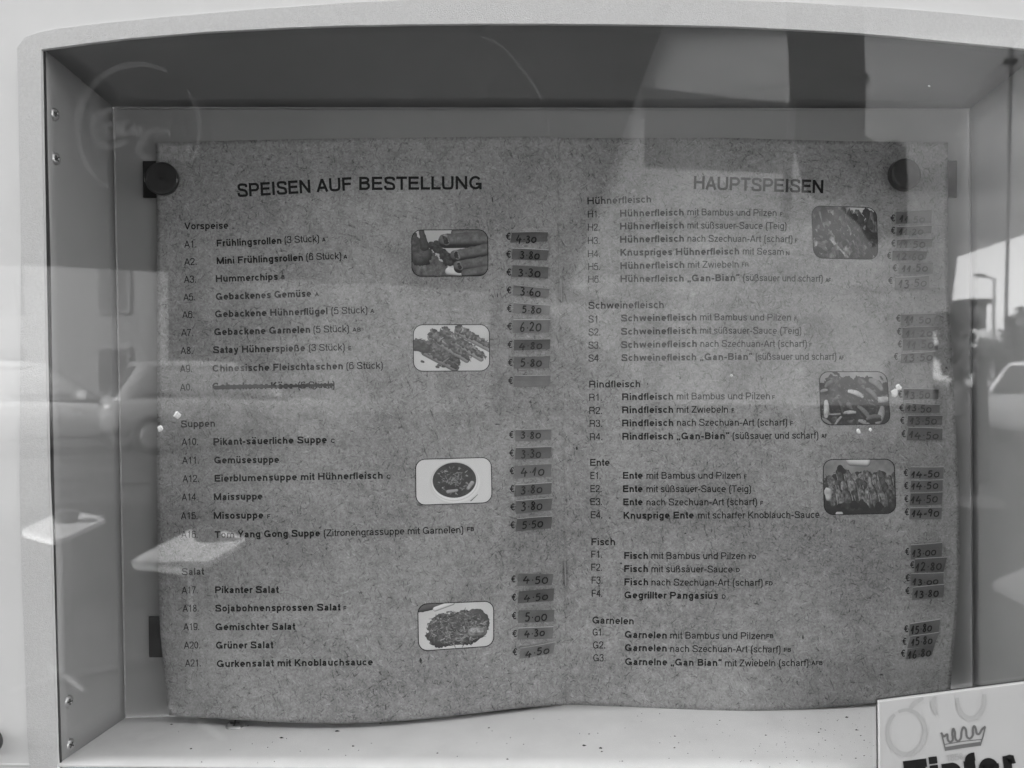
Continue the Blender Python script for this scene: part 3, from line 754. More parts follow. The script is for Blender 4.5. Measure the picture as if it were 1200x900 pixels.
NOTES = (('(3 Stück)', 333.6, 285, 374, 283.4), ('(6 Stück)', 359, 305, 400, 303.6), ('(5 Stück)', 388.4, 368.2, 430.6, 367), ('(5 Stück)', 367.4, 390, 409, 389), ('(3 Stück)', 362, 411.4, 404, 410.6), ('(6 Stück)', 406, 432.6, 448.6, 432),
         ('(6 Stück)', 349.6, 455.4, 392, 454.6), ('(Zitronengrassuppe mit Garnelen)', 379.6, 628.6, 543, 624.6),
         ('mit Bambus und Pilzen', 805.6, 252.2, 910, 253.4), ('mit süßsauer-Sauce (Teig)', 805.6, 267.8, 921.6, 268.6), ('nach Szechuan-Art (scharf)', 805.6, 283.2, 928.6, 284), ('mit Sesam', 870.4, 298.2, 918.4, 298.8), ('mit Zwiebeln', 806, 314, 865.6, 313.6),
         ('(süßsauer und scharf)', 871, 329.2, 964, 330.4), ('mit Bambus und Pilzen', 820.4, 375.4, 927, 375.8), ('mit süßsauer-Sauce (Teig)', 820.4, 391, 939, 391.4), ('nach Szechuan-Art (scharf)', 820.8, 406.6, 945.4, 406.6), ('(süßsauer und scharf)', 885.6, 421.6, 980, 421.8),
         ('mit Bambus und Pilzen', 793, 468.2, 902.4, 468), ('mit Zwiebeln', 793, 483.8, 853.2, 483.6), ('nach Szechuan-Art (scharf)', 793.4, 499, 922.4, 498.8), ('(süßsauer und scharf)', 858.6, 514.6, 959, 514),
         ('mit Bambus und Pilzen', 757.6, 561.2, 868, 561), ('mit süßsauer-Sauce (Teig)', 757.6, 576.8, 880, 576.8), ('nach Szechuan-Art (scharf)', 757.6, 592.4, 887, 592), ('mit scharfer Knoblauch-Sauce', 818, 607.8, 961, 607),
         ('mit Bambus und Pilzen', 763.4, 655, 873.6, 655.4), ('mit süßsauer-Sauce', 763.4, 670.6, 859, 671), ('nach Szechuan-Art (scharf)', 763.4, 686.2, 893.6, 686.6),
         ('mit Bambus und Pilzen', 785.4, 748.4, 897, 749.2), ('nach Szechuan-Art (scharf)', 785.4, 764, 914.6, 764.8), ('mit Zwiebeln (scharf)', 849.6, 781, 947.4, 780.6))
for t, a, b, c, d in NOTES: T('dish_note', t, a, b, c, d, 8.1, .142)
CODES = (('A', 377.6, 283.2, 381.6, 283), ('A', 402.4, 303.4, 407.2, 303.2), ('B', 330, 327.4, 333.6, 327.2), ('A', 369.4, 347.2, 373.6, 347), ('A', 434, 366.8, 438.4, 366.8), ('AB', 413, 388.8, 423, 388.6), ('E', 408.4, 410.6, 412, 410.6),
         ('C', 387.6, 519, 392.6, 519), ('C', 453, 561, 457.6, 561), ('F', 313.2, 607.6, 317.2, 607.6), ('FB', 547.4, 622.6, 555.6, 622.4), ('F', 402.6, 715.2, 406.4, 715.2), ('F', 914, 253.6, 917, 253.8), ('F', 931.6, 284.4, 934.6, 284.6),
         ('N', 921, 299.2, 925.2, 299.2), ('FR', 869.4, 312.6, 877.2, 312.6), ('AF', 967.4, 330.6, 974, 330.8), ('F', 931, 376, 934, 376), ('F', 948.6, 406.6, 951.6, 406.6), ('AF', 983, 421.6, 989.4, 421.6), ('F', 905, 468, 908.4, 468),
         ('F', 857.6, 483.4, 860.8, 483.4), ('F', 926, 498.6, 929.6, 498.6), ('AF', 962.6, 513.2, 970, 513.2), ('F', 872, 561, 875.4, 561), ('F', 891, 592, 894.6, 592), ('FD', 877.6, 655, 886, 655), ('D', 862.6, 670.4, 867, 670.4),
         ('FD', 897, 686, 905.4, 686), ('D', 846, 701.6, 850.4, 701.6), ('FB', 898, 748, 906.4, 748), ('FB', 918.6, 764, 927, 764), ('AFB', 951, 779.4, 964, 779.4))
for t, a, b, c, d in CODES: T('allergen_code', t, a, b, c, d, 4.9, .20)
mb = MB()
for k, s in enumerate(([(249, 453.5), (290, 452), (330, 452.5), (392, 450.5)], [(250, 455), (300, 453.8), (391, 451.5)], [(346, 449.6), (354, 455), (361, 449.5), (368, 456), (376, 450), (384, 455), (391, 451)], [(249, 451), (255, 456), (262, 451.5), (270, 455), (320, 453)])):
    ribbon(mb, catmull(s, 8), 2.6 if k < 2 else 1.2, on_paper, False, .00022 + .00004 * k)
mb.build('marker_strike', M['marker'], pg_l)

# price stickers with hand-written prices ------------------------------------------------
DIG = {
    '0': [[(.55, .95), (.2, .75), (.12, .3), (.4, .02), (.8, .2), (.85, .7), (.58, .96)]],
    '1': [[(.02, .38), (.3, .68), (.62, 1.0), (.56, .6), (.42, .0)]],
    '2': [[(.12, .78), (.4, 1.0), (.72, .8), (.5, .4), (.1, .03), (.45, .08), (.85, .04)]],
    '3': [[(.15, .92), (.5, 1.0), (.72, .8), (.42, .55), (.75, .4), (.7, .1), (.35, .0), (.08, .1)]],
    '4': [[(.45, 1.0), (.25, .65), (.05, .34), (.45, .36), (.9, .4)], [(.66, .66), (.6, .3), (.55, -.12)]],
    '5': [[(.85, .98), (.5, .97), (.3, .95), (.22, .58), (.5, .62), (.8, .42), (.65, .08), (.3, .0), (.08, .1)]],
    '6': [[(.68, 1.0), (.35, .7), (.14, .3), (.36, .02), (.72, .12), (.72, .4), (.42, .46), (.2, .25)]],
    '8': [[(.78, .85), (.48, 1.0), (.25, .78), (.55, .5), (.75, .2), (.45, .0), (.18, .18), (.48, .48), (.78, .82)]],
    '9': [[(.78, .8), (.45, .98), (.18, .72), (.45, .5), (.76, .72), (.78, .85), (.7, .4), (.55, .0)]],
    '.': [[(.4, .44), (.55, .42), (.62, .36)]], '-': [[(.1, .45), (.9, .5)]], ' ': [],
}
WID = {'.': .45, '-': .6, '1': .72, '4': 1.05, '0': 1.0}
def sticker(O, quad, txt, tx, euro, tone=0, wpx=1.5):
    q = [(O[0] + x / 5, O[1] + y / 5) for x, y in quad]
    parent = menu
    nu, nv = 10, 4
    curl = random.uniform(.0002, .0016)
    def P(u, v, lift=0):
        x = (1 - v) * lerp(q[0][0], q[1][0], u) + v * lerp(q[3][0], q[2][0], u)
        y = (1 - v) * lerp(q[0][1], q[1][1], u) + v * lerp(q[3][1], q[2][1], u)
        y += .35 * math.sin(u * 3.1 + q[0][0])
        return on_paper(x, y, .0005 + curl * (1 - v) ** 3 + lift)
    grid = [[P(i / nu, j / nv) for i in range(nu + 1)] for j in range(nv + 1)]
    o = sheet('price_sticker', grid, (0, .00022, 0), M['tape_light'] if tone else M[random.choice(('tape', 'tape_b', 'tape_c'))], parent, False)
    # pale cut edge along the top
    e = MB()
    for i in range(nu):
        a, b, c, d = P(i / nu, -.045), P((i + 1) / nu, -.045), P((i + 1) / nu, .012), P(i / nu, .012)
        e.prism([a + Vector((0, -.0001, 0)), d + Vector((0, -.0001, 0)), c + Vector((0, -.0001, 0)), b + Vector((0, -.0001, 0))], [a, d, c, b])
    if random.random() < .75: e.build('cut_edge', M['edge'], o)
    if txt:
        x0, x1, y0, y1 = O[0] + tx[0] / 5, O[0] + tx[1] / 5, O[1] + tx[2] / 5, O[1] + tx[3] / 5
        tot = sum(WID.get(c, .9) for c in txt) + .12 * (len(txt) - 1); s = (x1 - x0) / tot; x = x0; mb = MB()
        slope = (q[1][1] - q[0][1]) / (q[1][0] - q[0][0])
        H = y1 - y0; yb = y1 - slope * (x1 - x0) / 2
        for c in txt:
            wd = WID.get(c, .9); jh = random.uniform(.86, 1.05) * (.8 if c == '0' else 1); jy = random.uniform(-.6, .5)
            for st in DIG[c]:
                pts = []
                for (a, b) in catmull(st, 7):
                    X = x + a * wd * s + .12 * b * H * .35; Y = yb + jy - b * H * jh + slope * (X - x0)
                    pts.append((X, Y))
                ribbon(mb, pts, wpx * random.uniform(.9, 1.1), lambda px, py, l: on_paper(px, py, .00075 + l + curl), False)
            x += (wd + .12) * s
        mb.build('handwritten_price', M['pen'], o)
    ex0, ex1, eb = euro
    lettering('euro_sign', '€', O[0] + ex0 / 5, O[1] + eb / 5, O[0] + ex1 / 5, O[1] + eb / 5, 8.3, .15, M['ink'], pg_l if O[0] < 600 else pg_r, on_paper)
A_, B_, C_, D_ = (440, 190), (440, 350), (440, 480), (440, 640)
E_, F_, G_, H_ = (890, 190), (890, 340), (890, 500), (890, 620)
for a in (
    (A_, [(800, 412), (1010, 410), (1005, 465), (790, 473)], '4.30', (825, 943, 428, 472), (761, 792, 455)),
    (A_, [(803, 506), (1016, 515), (1005, 575), (798, 570)], '3.80', (845, 962, 525, 568), (763, 794, 560)),
    (A_, [(803, 605), (1015, 615), (1010, 680), (798, 672)], '3.30', (835, 967, 625, 670), (764, 796, 665)),
    (A_, [(810, 722), (1020, 740), (1013, 792), (803, 780)], '3.60', (847, 967, 737, 782), (766, 797, 770), 1),
    (A_, [(812, 826), (1025, 838), (1018, 893), (805, 885)], '5.80', (858, 972, 842, 885), (767, 798, 878), 1),
    (B_, [(810, 126), (1024, 122), (1016, 196), (805, 203)], '6.20', (845, 972, 135, 190), (769, 800, 182)),
    (B_, [(813, 240), (1025, 236), (1022, 293), (810, 305)], '4.80', (842, 978, 253, 295), (772, 801, 289)),
    (B_, [(813, 343), (1024, 335), (1016, 405), (810, 410)], '5.80', (848, 975, 352, 397), (774, 803, 394)),
    (B_, [(815, 450), (1027, 448), (1018, 512), (810, 517)], '', (0, 0, 0, 0), (776, 805, 500)),
    (C_, [(823, 117), (1030, 117), (1025, 178), (820, 185)], '3.80', (850, 970, 130, 170), (781, 809, 167)),
    (C_, [(823, 222), (1031, 220), (1025, 287), (818, 291)], '3.30', (852, 970, 237, 282), (782, 811, 275)),
    (C_, [(825, 328), (1032, 321), (1028, 395), (815, 403)], '4.10', (852, 990, 340, 388), (783, 812, 379)),
    (C_, [(822, 440), (1033, 430), (1028, 495), (815, 508)], '3.80', (850, 978, 447, 492), (785, 814, 485)),
    (C_, [(825, 533), (1038, 520), (1028, 592), (822, 610)], '3.80', (852, 978, 540, 588), (787, 816, 591)),
    (C_, [(830, 640), (1036, 626), (1030, 697), (820, 715)], '5.50', (858, 982, 648, 692), (787, 816, 696)),
    (D_, [(840, 163), (1043, 162), (1033, 227), (830, 235)], '4.50', (865, 1012, 173, 218), (793, 821, 213)),
    (D_, [(840, 268), (1048, 246), (1043, 318), (833, 338)], '4.50', (870, 1012, 277, 318), (795, 824, 320)),
    (D_, [(840, 378), (1048, 372), (1045, 440), (835, 453)], '5.00', (875, 1005, 392, 440), (796, 826, 428)),
    (D_, [(838, 483), (1043, 471), (1036, 540), (835, 550)], '4.30', (873, 992, 490, 530), (799, 829, 533)),
    (D_, [(848, 598), (1051, 562), (1043, 628), (843, 660)], '4.50', (878, 1020, 598, 638), (801, 831, 640)),
    (E_, [(802, 290), (1010, 281), (1008, 355), (800, 360)], '11.50', (822, 970, 315, 352), (765, 795, 348)),
    (E_, [(805, 378), (1010, 373), (1006, 418), (803, 430)], '11.20', (818, 960, 388, 425), (768, 796, 420)),
    (E_, [(808, 452), (1012, 450), (1010, 497), (803, 505)], '11.50', (815, 972, 458, 500), (770, 797, 495)),
    (E_, [(782, 520), (985, 522), (972, 570), (778, 578)], '12.60', (803, 962, 530, 572), (745, 772, 568)),
    (E_, [(823, 590), (1020, 588), (1016, 652), (815, 655)], '11.50', (835, 987, 603, 642), (778, 805, 640)),
    (E_, [(798, 675), (995, 665), (993, 738), (793, 746)], '13.50', (815, 980, 690, 733), (752, 781, 714)),
    (F_, [(833, 140), (1032, 137), (1030, 202), (830, 205)], '11.50', (850, 1005, 155, 195), (798, 826, 185)),
    (F_, [(840, 218), (1048, 213), (1045, 275), (838, 282)], '11.20', (857, 1015, 233, 272), (803, 830, 262)),
    (F_, [(843, 290), (1050, 285), (1045, 350), (840, 355)], '11.50', (862, 1022, 300, 340), (808, 834, 336)),
    (F_, [(832, 370), (1030, 360), (1028, 420), (828, 428)], '13.50', (845, 1015, 375, 415), (785, 811, 409)),
    (F_, [(847, 580), (1050, 580), (1047, 637), (845, 645)], '13.50', (855, 1000, 595, 635), (812, 836, 630)),
    (F_, [(860, 660), (1057, 672), (1055, 718), (850, 720)], '13.50', (865, 1008, 673, 712), (816, 846, 710)),
    (F_, [(872, 735), (1073, 737), (1068, 790), (865, 795)], '13.50', (882, 1040, 745, 787), (822, 850, 783)),
    (F_, [(875, 806), (1073, 810), (1070, 880), (863, 880)], '14.50', (878, 1050, 832, 870), (830, 857, 862)),
    (G_, [(888, 237), (1080, 235), (1077, 303), (882, 306)], '14-50', (890, 1055, 260, 298), (842, 870, 290)),
    (G_, [(890, 315), (1075, 311), (1072, 376), (883, 382)], '14.50', (890, 1048, 328, 366), (845, 872, 366)),
    (G_, [(888, 391), (1073, 383), (1068, 455), (880, 462)], '14.50', (888, 1045, 405, 446), (847, 873, 443)),
    (G_, [(885, 478), (1070, 470), (1066, 540), (878, 545)], '14-90', (893, 1053, 485, 528), (848, 876, 520)),
    (H_, [(887, 95), (1070, 78), (1068, 160), (887, 180)], '13.00', (895, 1035, 118, 160), (852, 877, 152)),
    (H_, [(912, 178), (1100, 163), (1078, 248), (910, 255)], '12.80', (915, 1068, 195, 242), (880, 908, 230)),
    (H_, [(890, 262), (1080, 255), (1075, 325), (888, 332)], '13.00', (898, 1048, 290, 326), (853, 880, 306)),
    (H_, [(900, 340), (1083, 326), (1078, 402), (893, 415)], '13.80', (908, 1050, 358, 400), (853, 880, 382)),
    (H_, [(882, 558), (1058, 527), (1050, 605), (876, 628)], '15.80', (888, 1010, 560, 606), (845, 872, 605)),
    (H_, [(885, 630), (1055, 603), (1025, 682), (866, 700)], '15.80', (890, 1013, 635, 677), (835, 862, 678)),
    (H_, [(868, 705), (1027, 683), (1008, 740), (858, 762)], '16.80', (870, 1005, 705, 752), (826, 854, 748)),
): sticker(*a)

# printed dish photographs ---------------------------------------------------------------
W_, HT = 264, 168
YY, XX = np.mgrid[0:HT, 0:W_].astype(float)
def vnoise(cx_, cy_):
    g_ = rng.random((cy_ + 2, cx_ + 2)); x = XX / W_ * cx_; y = YY / HT * cy_
    xi, yi = x.astype(int), y.astype(int); fx, fy = x - xi, y - yi
    fx = fx * fx * (3 - 2 * fx); fy = fy * fy * (3 - 2 * fy)
    return (g_[yi, xi] * (1 - fx) + g_[yi, xi + 1] * fx) * (1 - fy) + (g_[yi + 1, xi] * (1 - fx) + g_[yi + 1, xi + 1] * fx) * fy
def fbm(c): return .5 * vnoise(c, int(c * .64)) + .3 * vnoise(c * 2, int(c * 1.3)) + .2 * vnoise(c * 4, int(c * 2.6))
def blend(img, a, val): return img * (1 - a) + val * a
def piece(img, x0, y0, x1, y1, r0, r1, v, tex=None, amt=.25, rim=.5, ragged=.5):
    """an elongated rounded piece of food, lit from above left"""
    dx, dy = x1 - x0, y1 - y0; L2 = dx * dx + dy * dy + 1e-6
    t = np.clip(((XX - x0) * dx + (YY - y0) * dy) / L2, 0, 1)
    ex, ey = XX - x0 - t * dx, YY - y0 - t * dy
    r = r0 + (r1 - r0) * t; d = np.hypot(ex, ey) / r
    if tex is not None: d = d + (tex - .5) * ragged
    a = np.clip((1 - d) * r / 1.6, 0, 1)
    sh = rim + (1 - rim) * np.sqrt(np.clip(1 - d * d, 0, 1)) - .35 * (ey + .5 * ex) / r * np.clip(d, 0, 1)
    val = v * sh
    if tex is not None: val = val * (1 + (tex - .5) * 2 * amt)
    return blend(img, a, val)
def curved(im, x, y, l, q, bend, r, v, tex=None, amt=.3):
    """a crescent slice made of a chain of short pieces"""
    for k in range(6):
        q2 = q + bend * k / 6; nx, ny = x + l / 6 * math.cos(q2), y + l / 6 * math.sin(q2); rr = r * (.55 + .45 * math.sin(math.pi * (k + .8) / 6.6))
        im = piece(im, x, y, nx, ny, rr, rr, v, tex, amt, .62, .35); x, y = nx, ny
    return im
def photo_rolls():
    im = .80 - .1 * fbm(5); t = fbm(24)
    im = piece(im, 20, 110, 95, 180, 60, 55, .42, t, .45); im = piece(im, -5, 30, 30, 90, 26, 40, .36, t, .4)
    im = piece(im, 34, 6, 44, 60, 10, 16, .30, t, .3); im = blend(im, ((XX > 150) & (YY > 150)) * .3, .7)
    for (x, y, r) in ((70, 55, 15), (90, 68, 18), (112, 90, 20), (125, 112, 20), (84, 46, 10)): im = piece(im, x, y, x + 8, y + 5, r, r * .8, .25, fbm(30), .6)
    im = piece(im, 130, 150, 180, 158, 16, 14, .85)
    for (a, b, c, d, r) in ((150, 10, 290, 4, 16, ), (112, 36, 290, 30, 25), (150, 92, 290, 66, 22), (160, 130, 300, 110, 22), (185, 158, 300, 140, 18)):
        im = piece(im, a + 4, b + 8, c, d + 8, r * .9, r * 1.1, .14); im = piece(im, a, b, c, d, r * .85, r * 1.08, .42, fbm(18), .3, .3, .3); im = curved(im, a + 40, b - r * .6, r * 1.6, 1.3, .5, 1.2, .3)
    for (a, b, r) in ((116, 36, 20), (154, 92, 17), (163, 131, 16)):
        im = piece(im, a, b - r * .5, a + 6, b + r * .5, r * .62, r * .6, .52, fbm(22), .3, .6, .5); im = piece(im, a - 2, b - r * .35, a + 3, b + r * .4, r * .4, r * .38, .22, fbm(34), .7, .6, 1.2)
    return im
def photo_skewers():
    im = .86 - .07 * fbm(4) - .04 * (XX / W_); im = im - .12 * np.clip((YY - 20) / 60, 0, 1) * np.clip((XX - 150) / 100, 0, 1) * (YY < 60)
    for (a, b, c, d, r) in ((158, 14, 275, 82, 15), (110, 26, 240, 112, 17), (68, 34, 190, 116, 18), (16, 66, 150, 128, 17), (52, 80, 148, 142, 27)):
        im = piece(im, a - 3, b + 10, c - 6, d + 12, r, r * .6, .55)
        im = piece(im, a, b, c, d, r * 1.05, r * .62, .38, fbm(34), .9, .3, 1.1)
        for q in range(14): t_ = random.random(); im = piece(im, lerp(a, c, t_) + random.uniform(-r, r) * .6, lerp(b, d, t_) + random.uniform(-r, r) * .6, lerp(a, c, t_) + random.uniform(-6, 10), lerp(b, d, t_) + random.uniform(-3, 8), random.uniform(3, 6), 3, random.choice((.22, .3, .5, .58)), fbm(40), .5, .5, 1.0)
        for k in range(5): im = piece(im, c + random.uniform(-10, 8), d + random.uniform(-6, 10), c + random.uniform(0, 14), d + random.uniform(0, 18), 3, 1.5, random.choice((.2, .3, .75)))
    im = piece(im, 0, 74, 40, 84, 20, 18, .27, fbm(30), .5)
    for (x, y) in ((28, 132), (80, 152), (100, 150), (86, 146)): im = piece(im, x, y, x + 6, y + 2, 5, 4, .24, fbm(40), .5)
    return im
def ell(img, cx_, cy_, rx, ry, v, soft=2.0):
    d = (1 - np.hypot((XX - cx_) / rx, (YY - cy_) / ry)) * min(rx, ry)
    return blend(img, np.clip(d / soft, 0, 1), v)
def photo_soup():
    im = np.full((HT, W_), .88) - .03 * fbm(3)
    im = ell(im, 136, 92, 92, 80, .80, 12); im = ell(im, 138, 90, 88, 76, .9, 4); im = ell(im, 134, 84, 84, 74, .78, 3); im = ell(im, 134, 84, 81, 71, .92, 2)
    soup = .13 + .14 * fbm(14)
    d = (1 - np.hypot((XX - 134) / 77, (YY - 80) / 66)) * 66; ins = np.clip(d / 2, 0, 1)
    s = soup.copy()
    for k in range(70):
        a = random.random() * 6.28; r = random.random() ** .5 * 62; x, y = 134 + r * math.cos(a), 80 + r * math.sin(a) * .85; q = random.random() * 6.28; l = random.uniform(3, 13)
        s = piece(s, x, y, x + l * math.cos(q), y + l * math.sin(q) * .7, random.uniform(2, 5), 2, random.choice((.2, .28, .4, .55, .62)), fbm(30), .4)
    for k in range(60):
        x, y, q = 134 + random.gauss(0, 15), 76 + random.gauss(0, 12), random.random() * 6.28; l = random.uniform(6, 16)
        s = piece(s, x, y, x + l * math.cos(q), y + l * math.sin(q), 2.4, 1.6, random.choice((.3, .42, .52, .58)))
    s = piece(s, 112, 122, 142, 118, 8, 6, .62); s = piece(s, 182, 112, 196, 92, 7, 9, .62, fbm(20), .3)
    im = blend(im, ins, s)
    im = piece(im, 190, 158, 214, 136, 2.5, 1.5, .35)
    return im
def photo_salad():
    im = np.full((HT, W_), .84) - .05 * fbm(4); im = piece(im, 0, 10, 80, -6, 24, 24, .4, fbm(8), .2); im = piece(im, 60, 20, 120, 0, 9, 9, .88)
    im = piece(im, 90, 100, 190, 86, 62, 62, .34, fbm(12), .4)
    for k in range(620):
        a = random.random() * 6.28; r = random.random() ** .5; x, y = 134 + 100 * r * math.cos(a), 90 + 62 * r * math.sin(a)
        q = random.gauss(.4, 1.2); l = random.uniform(8, 26)
        im = piece(im, x, y, x + l * math.cos(q), y + l * math.sin(q) * .8, random.uniform(1.4, 3.6), 1.2, random.choice((.16, .26, .34, .4, .44, .5, .56, .64)))
    im = piece(im, 190, 112, 226, 112, 20, 16, .5, fbm(20), .5); im = piece(im, 192, 106, 224, 108, 12, 9, .66, fbm(26), .5)
    return im
def photo_greens():
    im = .26 + .5 * (fbm(12) - .5); im = blend(im, np.clip((YY < 16 + 40 * fbm(9)) * ((XX - 120) / 40), 0, 1), .82)
    for k in range(150):
        x, y, q = random.uniform(-10, 270), random.uniform(14, 175), random.gauss(1.2, .8); l = random.uniform(14, 46); v = random.choice((.07, .12, .16, .24, .34, .44, .54))
        im = piece(im, x, y, x + l * math.cos(q), y + l * math.sin(q), random.uniform(6, 17), 2, v, fbm(26), .7, .35, 1.2)
        if k % 2: im = piece(im, x, y, x + l * .8 * math.cos(q), y + l * .8 * math.sin(q), 1.4, .7, v + .2)
    for (x, y) in ((150, 34), (196, 40), (236, 58), (98, 30)): im = piece(im, x, y, x + random.uniform(-6, 6), y - 30, 15, 3, .28, fbm(24), .7, .4, 1.2)
    for t_ in range(9): im = piece(im, 74 + t_ * 7, 108 + t_ * 6, 84 + t_ * 7, 114 + t_ * 6, 5 + 2 * math.sin(t_), 4, random.uniform(.45, .7), fbm(36), .8, .5, 1.4)
    for k in range(90):
        x, y, q = random.uniform(0, 250), random.uniform(30, 165), random.gauss(1.0, .7); l = random.uniform(3, 12)
        im = piece(im, x, y, x + l * math.cos(q), y + l * math.sin(q), random.uniform(.9, 2.2), .7, random.choice((.42, .5, .62, .72)))
    for (x, y, r) in ((108, 50, 8), (104, 92, 10), (214, 104, 9), (246, 130, 16), (226, 158, 14), (160, 128, 7)): im = piece(im, x, y, x + 6, y + 16, r, r * .7, .07, fbm(20), .3, .6, 1.3)
    return im
def photo_beef():
    im = .74 - .25 * fbm(5); im = piece(im, 60, 110, 220, 110, 92, 92, .17, fbm(12), .6, .5, .9)
    for k in range(120):
        x, y, q = random.uniform(-6, 270), random.uniform(24, 170), random.random() * 6.28; l = random.uniform(8, 30)
        im = piece(im, x, y, x + l * math.cos(q), y + l * math.sin(q) * .6, random.uniform(7, 15), 5, random.choice((.1, .14, .2, .26, .34)), fbm(28), .9, .3, 1.1)
        if k % 3 == 0: im = piece(im, x, y - 4, x + l * .5 * math.cos(q), y - 4, 1.8, 1.0, random.choice((.5, .65)))
    for (x, y, l, q, bd, r, v) in ((22, 96, 44, 1.5, .3, 12, .76), (112, 62, 54, .1, .5, 9, .76), (204, 88, 60, .1, -.3, 11, .66), (146, 112, 60, .5, .7, 9, .48), (86, 132, 46, -.2, .3, 7, .72), (30, 134, 70, .05, -.3, 4, .62), (182, 56, 46, .4, .7, 9, .42), (236, 118, 50, 1.8, .5, 14, .6),
                                   (22, 46, 30, -.8, .6, 8, .42), (0, 148, 40, .3, .4, 7, .5), (52, 168, 40, -.9, .3, 5, .66), (198, 28, 50, .2, .9, 12, .5), (146, 156, 40, .2, .4, 8, .62), (2, 62, 26, -.3, .3, 6, .6), (70, 92, 40, .9, .8, 6, .34), (176, 150, 50, -.4, .6, 8, .4)):
        im = piece(im, x + 3, y + 6, x + l * math.cos(q + bd / 2), y + l * math.sin(q + bd / 2) + 8, r * .9, r * .7, .08, fbm(20), .3, .6, .8)
        im = curved(im, x, y, l, q, bd, r, v, fbm(16), .25)
    for k in range(50):
        x, y = random.uniform(20, 250), random.uniform(30, 160); im = piece(im, x, y, x + 3, y + 2, 1.6, 1.2, random.choice((.45, .6, .07)))
    return im
def photo_duck():
    im = .70 - .35 * fbm(6); im = piece(im, 104, 0, 160, 6, 20, 16, .86)
    im = piece(im, 0, 156, 270, 160, 60, 60, .12, fbm(16), .8, .5, .8); im = piece(im, 40, 104, 250, 112, 62, 60, .2, fbm(20), .7, .5, .9)
    for row, (y0, n, x0) in enumerate(((36, 9, 60), (62, 10, 22), (90, 9, 30))):
        for k in range(n):
            x = x0 + k * 25 + random.uniform(-6, 6); y = y0 + random.uniform(-9, 9) + k * 2.5; v = random.choice((.24, .3, .36, .42))
            im = piece(im, x + 5, y + 6, x + 14, y + 36, 14, 10, .08, fbm(20), .3, .6, .8)
            im = curved(im, x, y, 46, random.uniform(1.0, 1.35), random.uniform(.1, .6), 15, v, fbm(28), .9)
            im = curved(im, x - 9, y + 2, 36, 1.25, .4, 2.2, random.choice((.46, .55, .62)), fbm(34), .5)
            if k % 2: im = piece(im, x + 2, y + 8, x + 6, y + 22, 3, 1.6, .55, fbm(40), .6, .5, 1.4)
    for k in range(16):
        x, y = random.uniform(10, 260), random.uniform(128, 172); im = piece(im, x, y, x + 12, y + 4, 14, 9, random.choice((.08, .12, .18)), fbm(20), .6, .5, .8)
    im = piece(im, 14, 98, 16, 114, 15, 12, .74, fbm(16), .2, .7, .6); im = piece(im, 48, 166, 62, 166, 8, 8, .76); im = piece(im, 62, 28, 76, 36, 12, 8, .12, fbm(20), .5, .5, .9)
    return im
def photo_mat(name, arr, gain):
    a = np.clip(arr * gain + (rng.random(arr.shape) - .5) * .03, 0.03, .97)[::-1]
    px = np.ones((HT, W_, 4), dtype=np.float32); px[..., :3] = a[..., None]
    im = bpy.data.images.new(name, W_, HT); im.pixels.foreach_set(px.ravel()); im.update(); im.pack()
    m, n, b = new_mat(name)
    t = n.nodes.new('ShaderNodeTexImage'); t.image = im
    n.links.new(t.outputs[0], b.inputs['Base Color']); b.inputs['Roughness'].default_value = .45
    return m
def photo(quad, kind, label, pg):
    m = photo_mat('print_of_' + kind.__name__[6:], kind(), 1.0)
    Wp, Hp = math.dist(quad[0], quad[1]), math.dist(quad[0], quad[3]); rad = 11.0
    def Q(a, b):
        return ((1 - b) * lerp(quad[0][0], quad[1][0], a) + b * lerp(quad[3][0], quad[2][0], a), (1 - b) * lerp(quad[0][1], quad[1][1], a) + b * lerp(quad[3][1], quad[2][1], a))
    rows = [rad / Hp * (1 - math.cos(k / 8 * math.pi / 2)) for k in range(9)]
    rows = rows + [lerp(rows[-1], 1 - rows[-1], k / 8) for k in range(1, 8)] + [1 - r for r in rows[::-1]]
    vs, uv, fs = [], [], []; nx = 18; outl, outr = [], []
    for b in rows:
        d = min(b, 1 - b) * Hp; ins = (rad - math.sqrt(max(0, rad * rad - (rad - d) ** 2))) / Wp if d < rad else 0
        for i in range(nx + 1):
            a = lerp(ins, 1 - ins, i / nx); vs.append(on_paper(*Q(a, b), .0002)); uv.append((a, 1 - b))
        outl.append(Q(ins, b)); outr.append(Q(1 - ins, b))
    for j in range(len(rows) - 1):
        for i in range(nx): a = j * (nx + 1) + i; fs.append((a, a + nx + 1, a + nx + 2, a + 1))
    o = mesh_obj('dish_photo', vs, fs, m, pg_l if quad[0][0] < 655 else pg_r, False, uv)
    o['label'] = label
    mb = MB(); lo = [outl[0]] + [(lerp(outl[0][0], outr[0][0], k / 12), lerp(outl[0][1], outr[0][1], k / 12)) for k in range(1, 13)] + outr[1:] + \
        [(lerp(outr[-1][0], outl[-1][0], k / 12), lerp(outr[-1][1], outl[-1][1], k / 12)) for k in range(1, 13)] + outl[-2::-1]
    ribbon(mb, lo, .9, on_paper, False, .00032)
    mb.build('photo_outline', M['ink'], menu if False else o.parent)
    return o
photo([(482.4, 269.6), (571.4, 269.2), (572, 323.2), (482.8, 323.8)], photo_rolls, 'printed photo of spring rolls with green leaves', None)
photo([(484.4, 380.6), (573.4, 380.4), (573.8, 434.6), (484.6, 435)], photo_skewers, 'printed photo of fried skewers on a white plate', None)
photo([(487, 538.4), (575.6, 536), (576.6, 589), (487.6, 592)], photo_soup, 'printed photo of dark soup in a white bowl', None)
photo([(489.6, 708), (578.4, 704.4), (578.6, 757), (490.6, 763)], photo_salad, 'printed photo of a shredded salad', None)
photo([(951, 241), (1027, 243.6), (1029, 304), (953.6, 302.4)], photo_greens, 'printed photo of dark leafy stir fry', None)
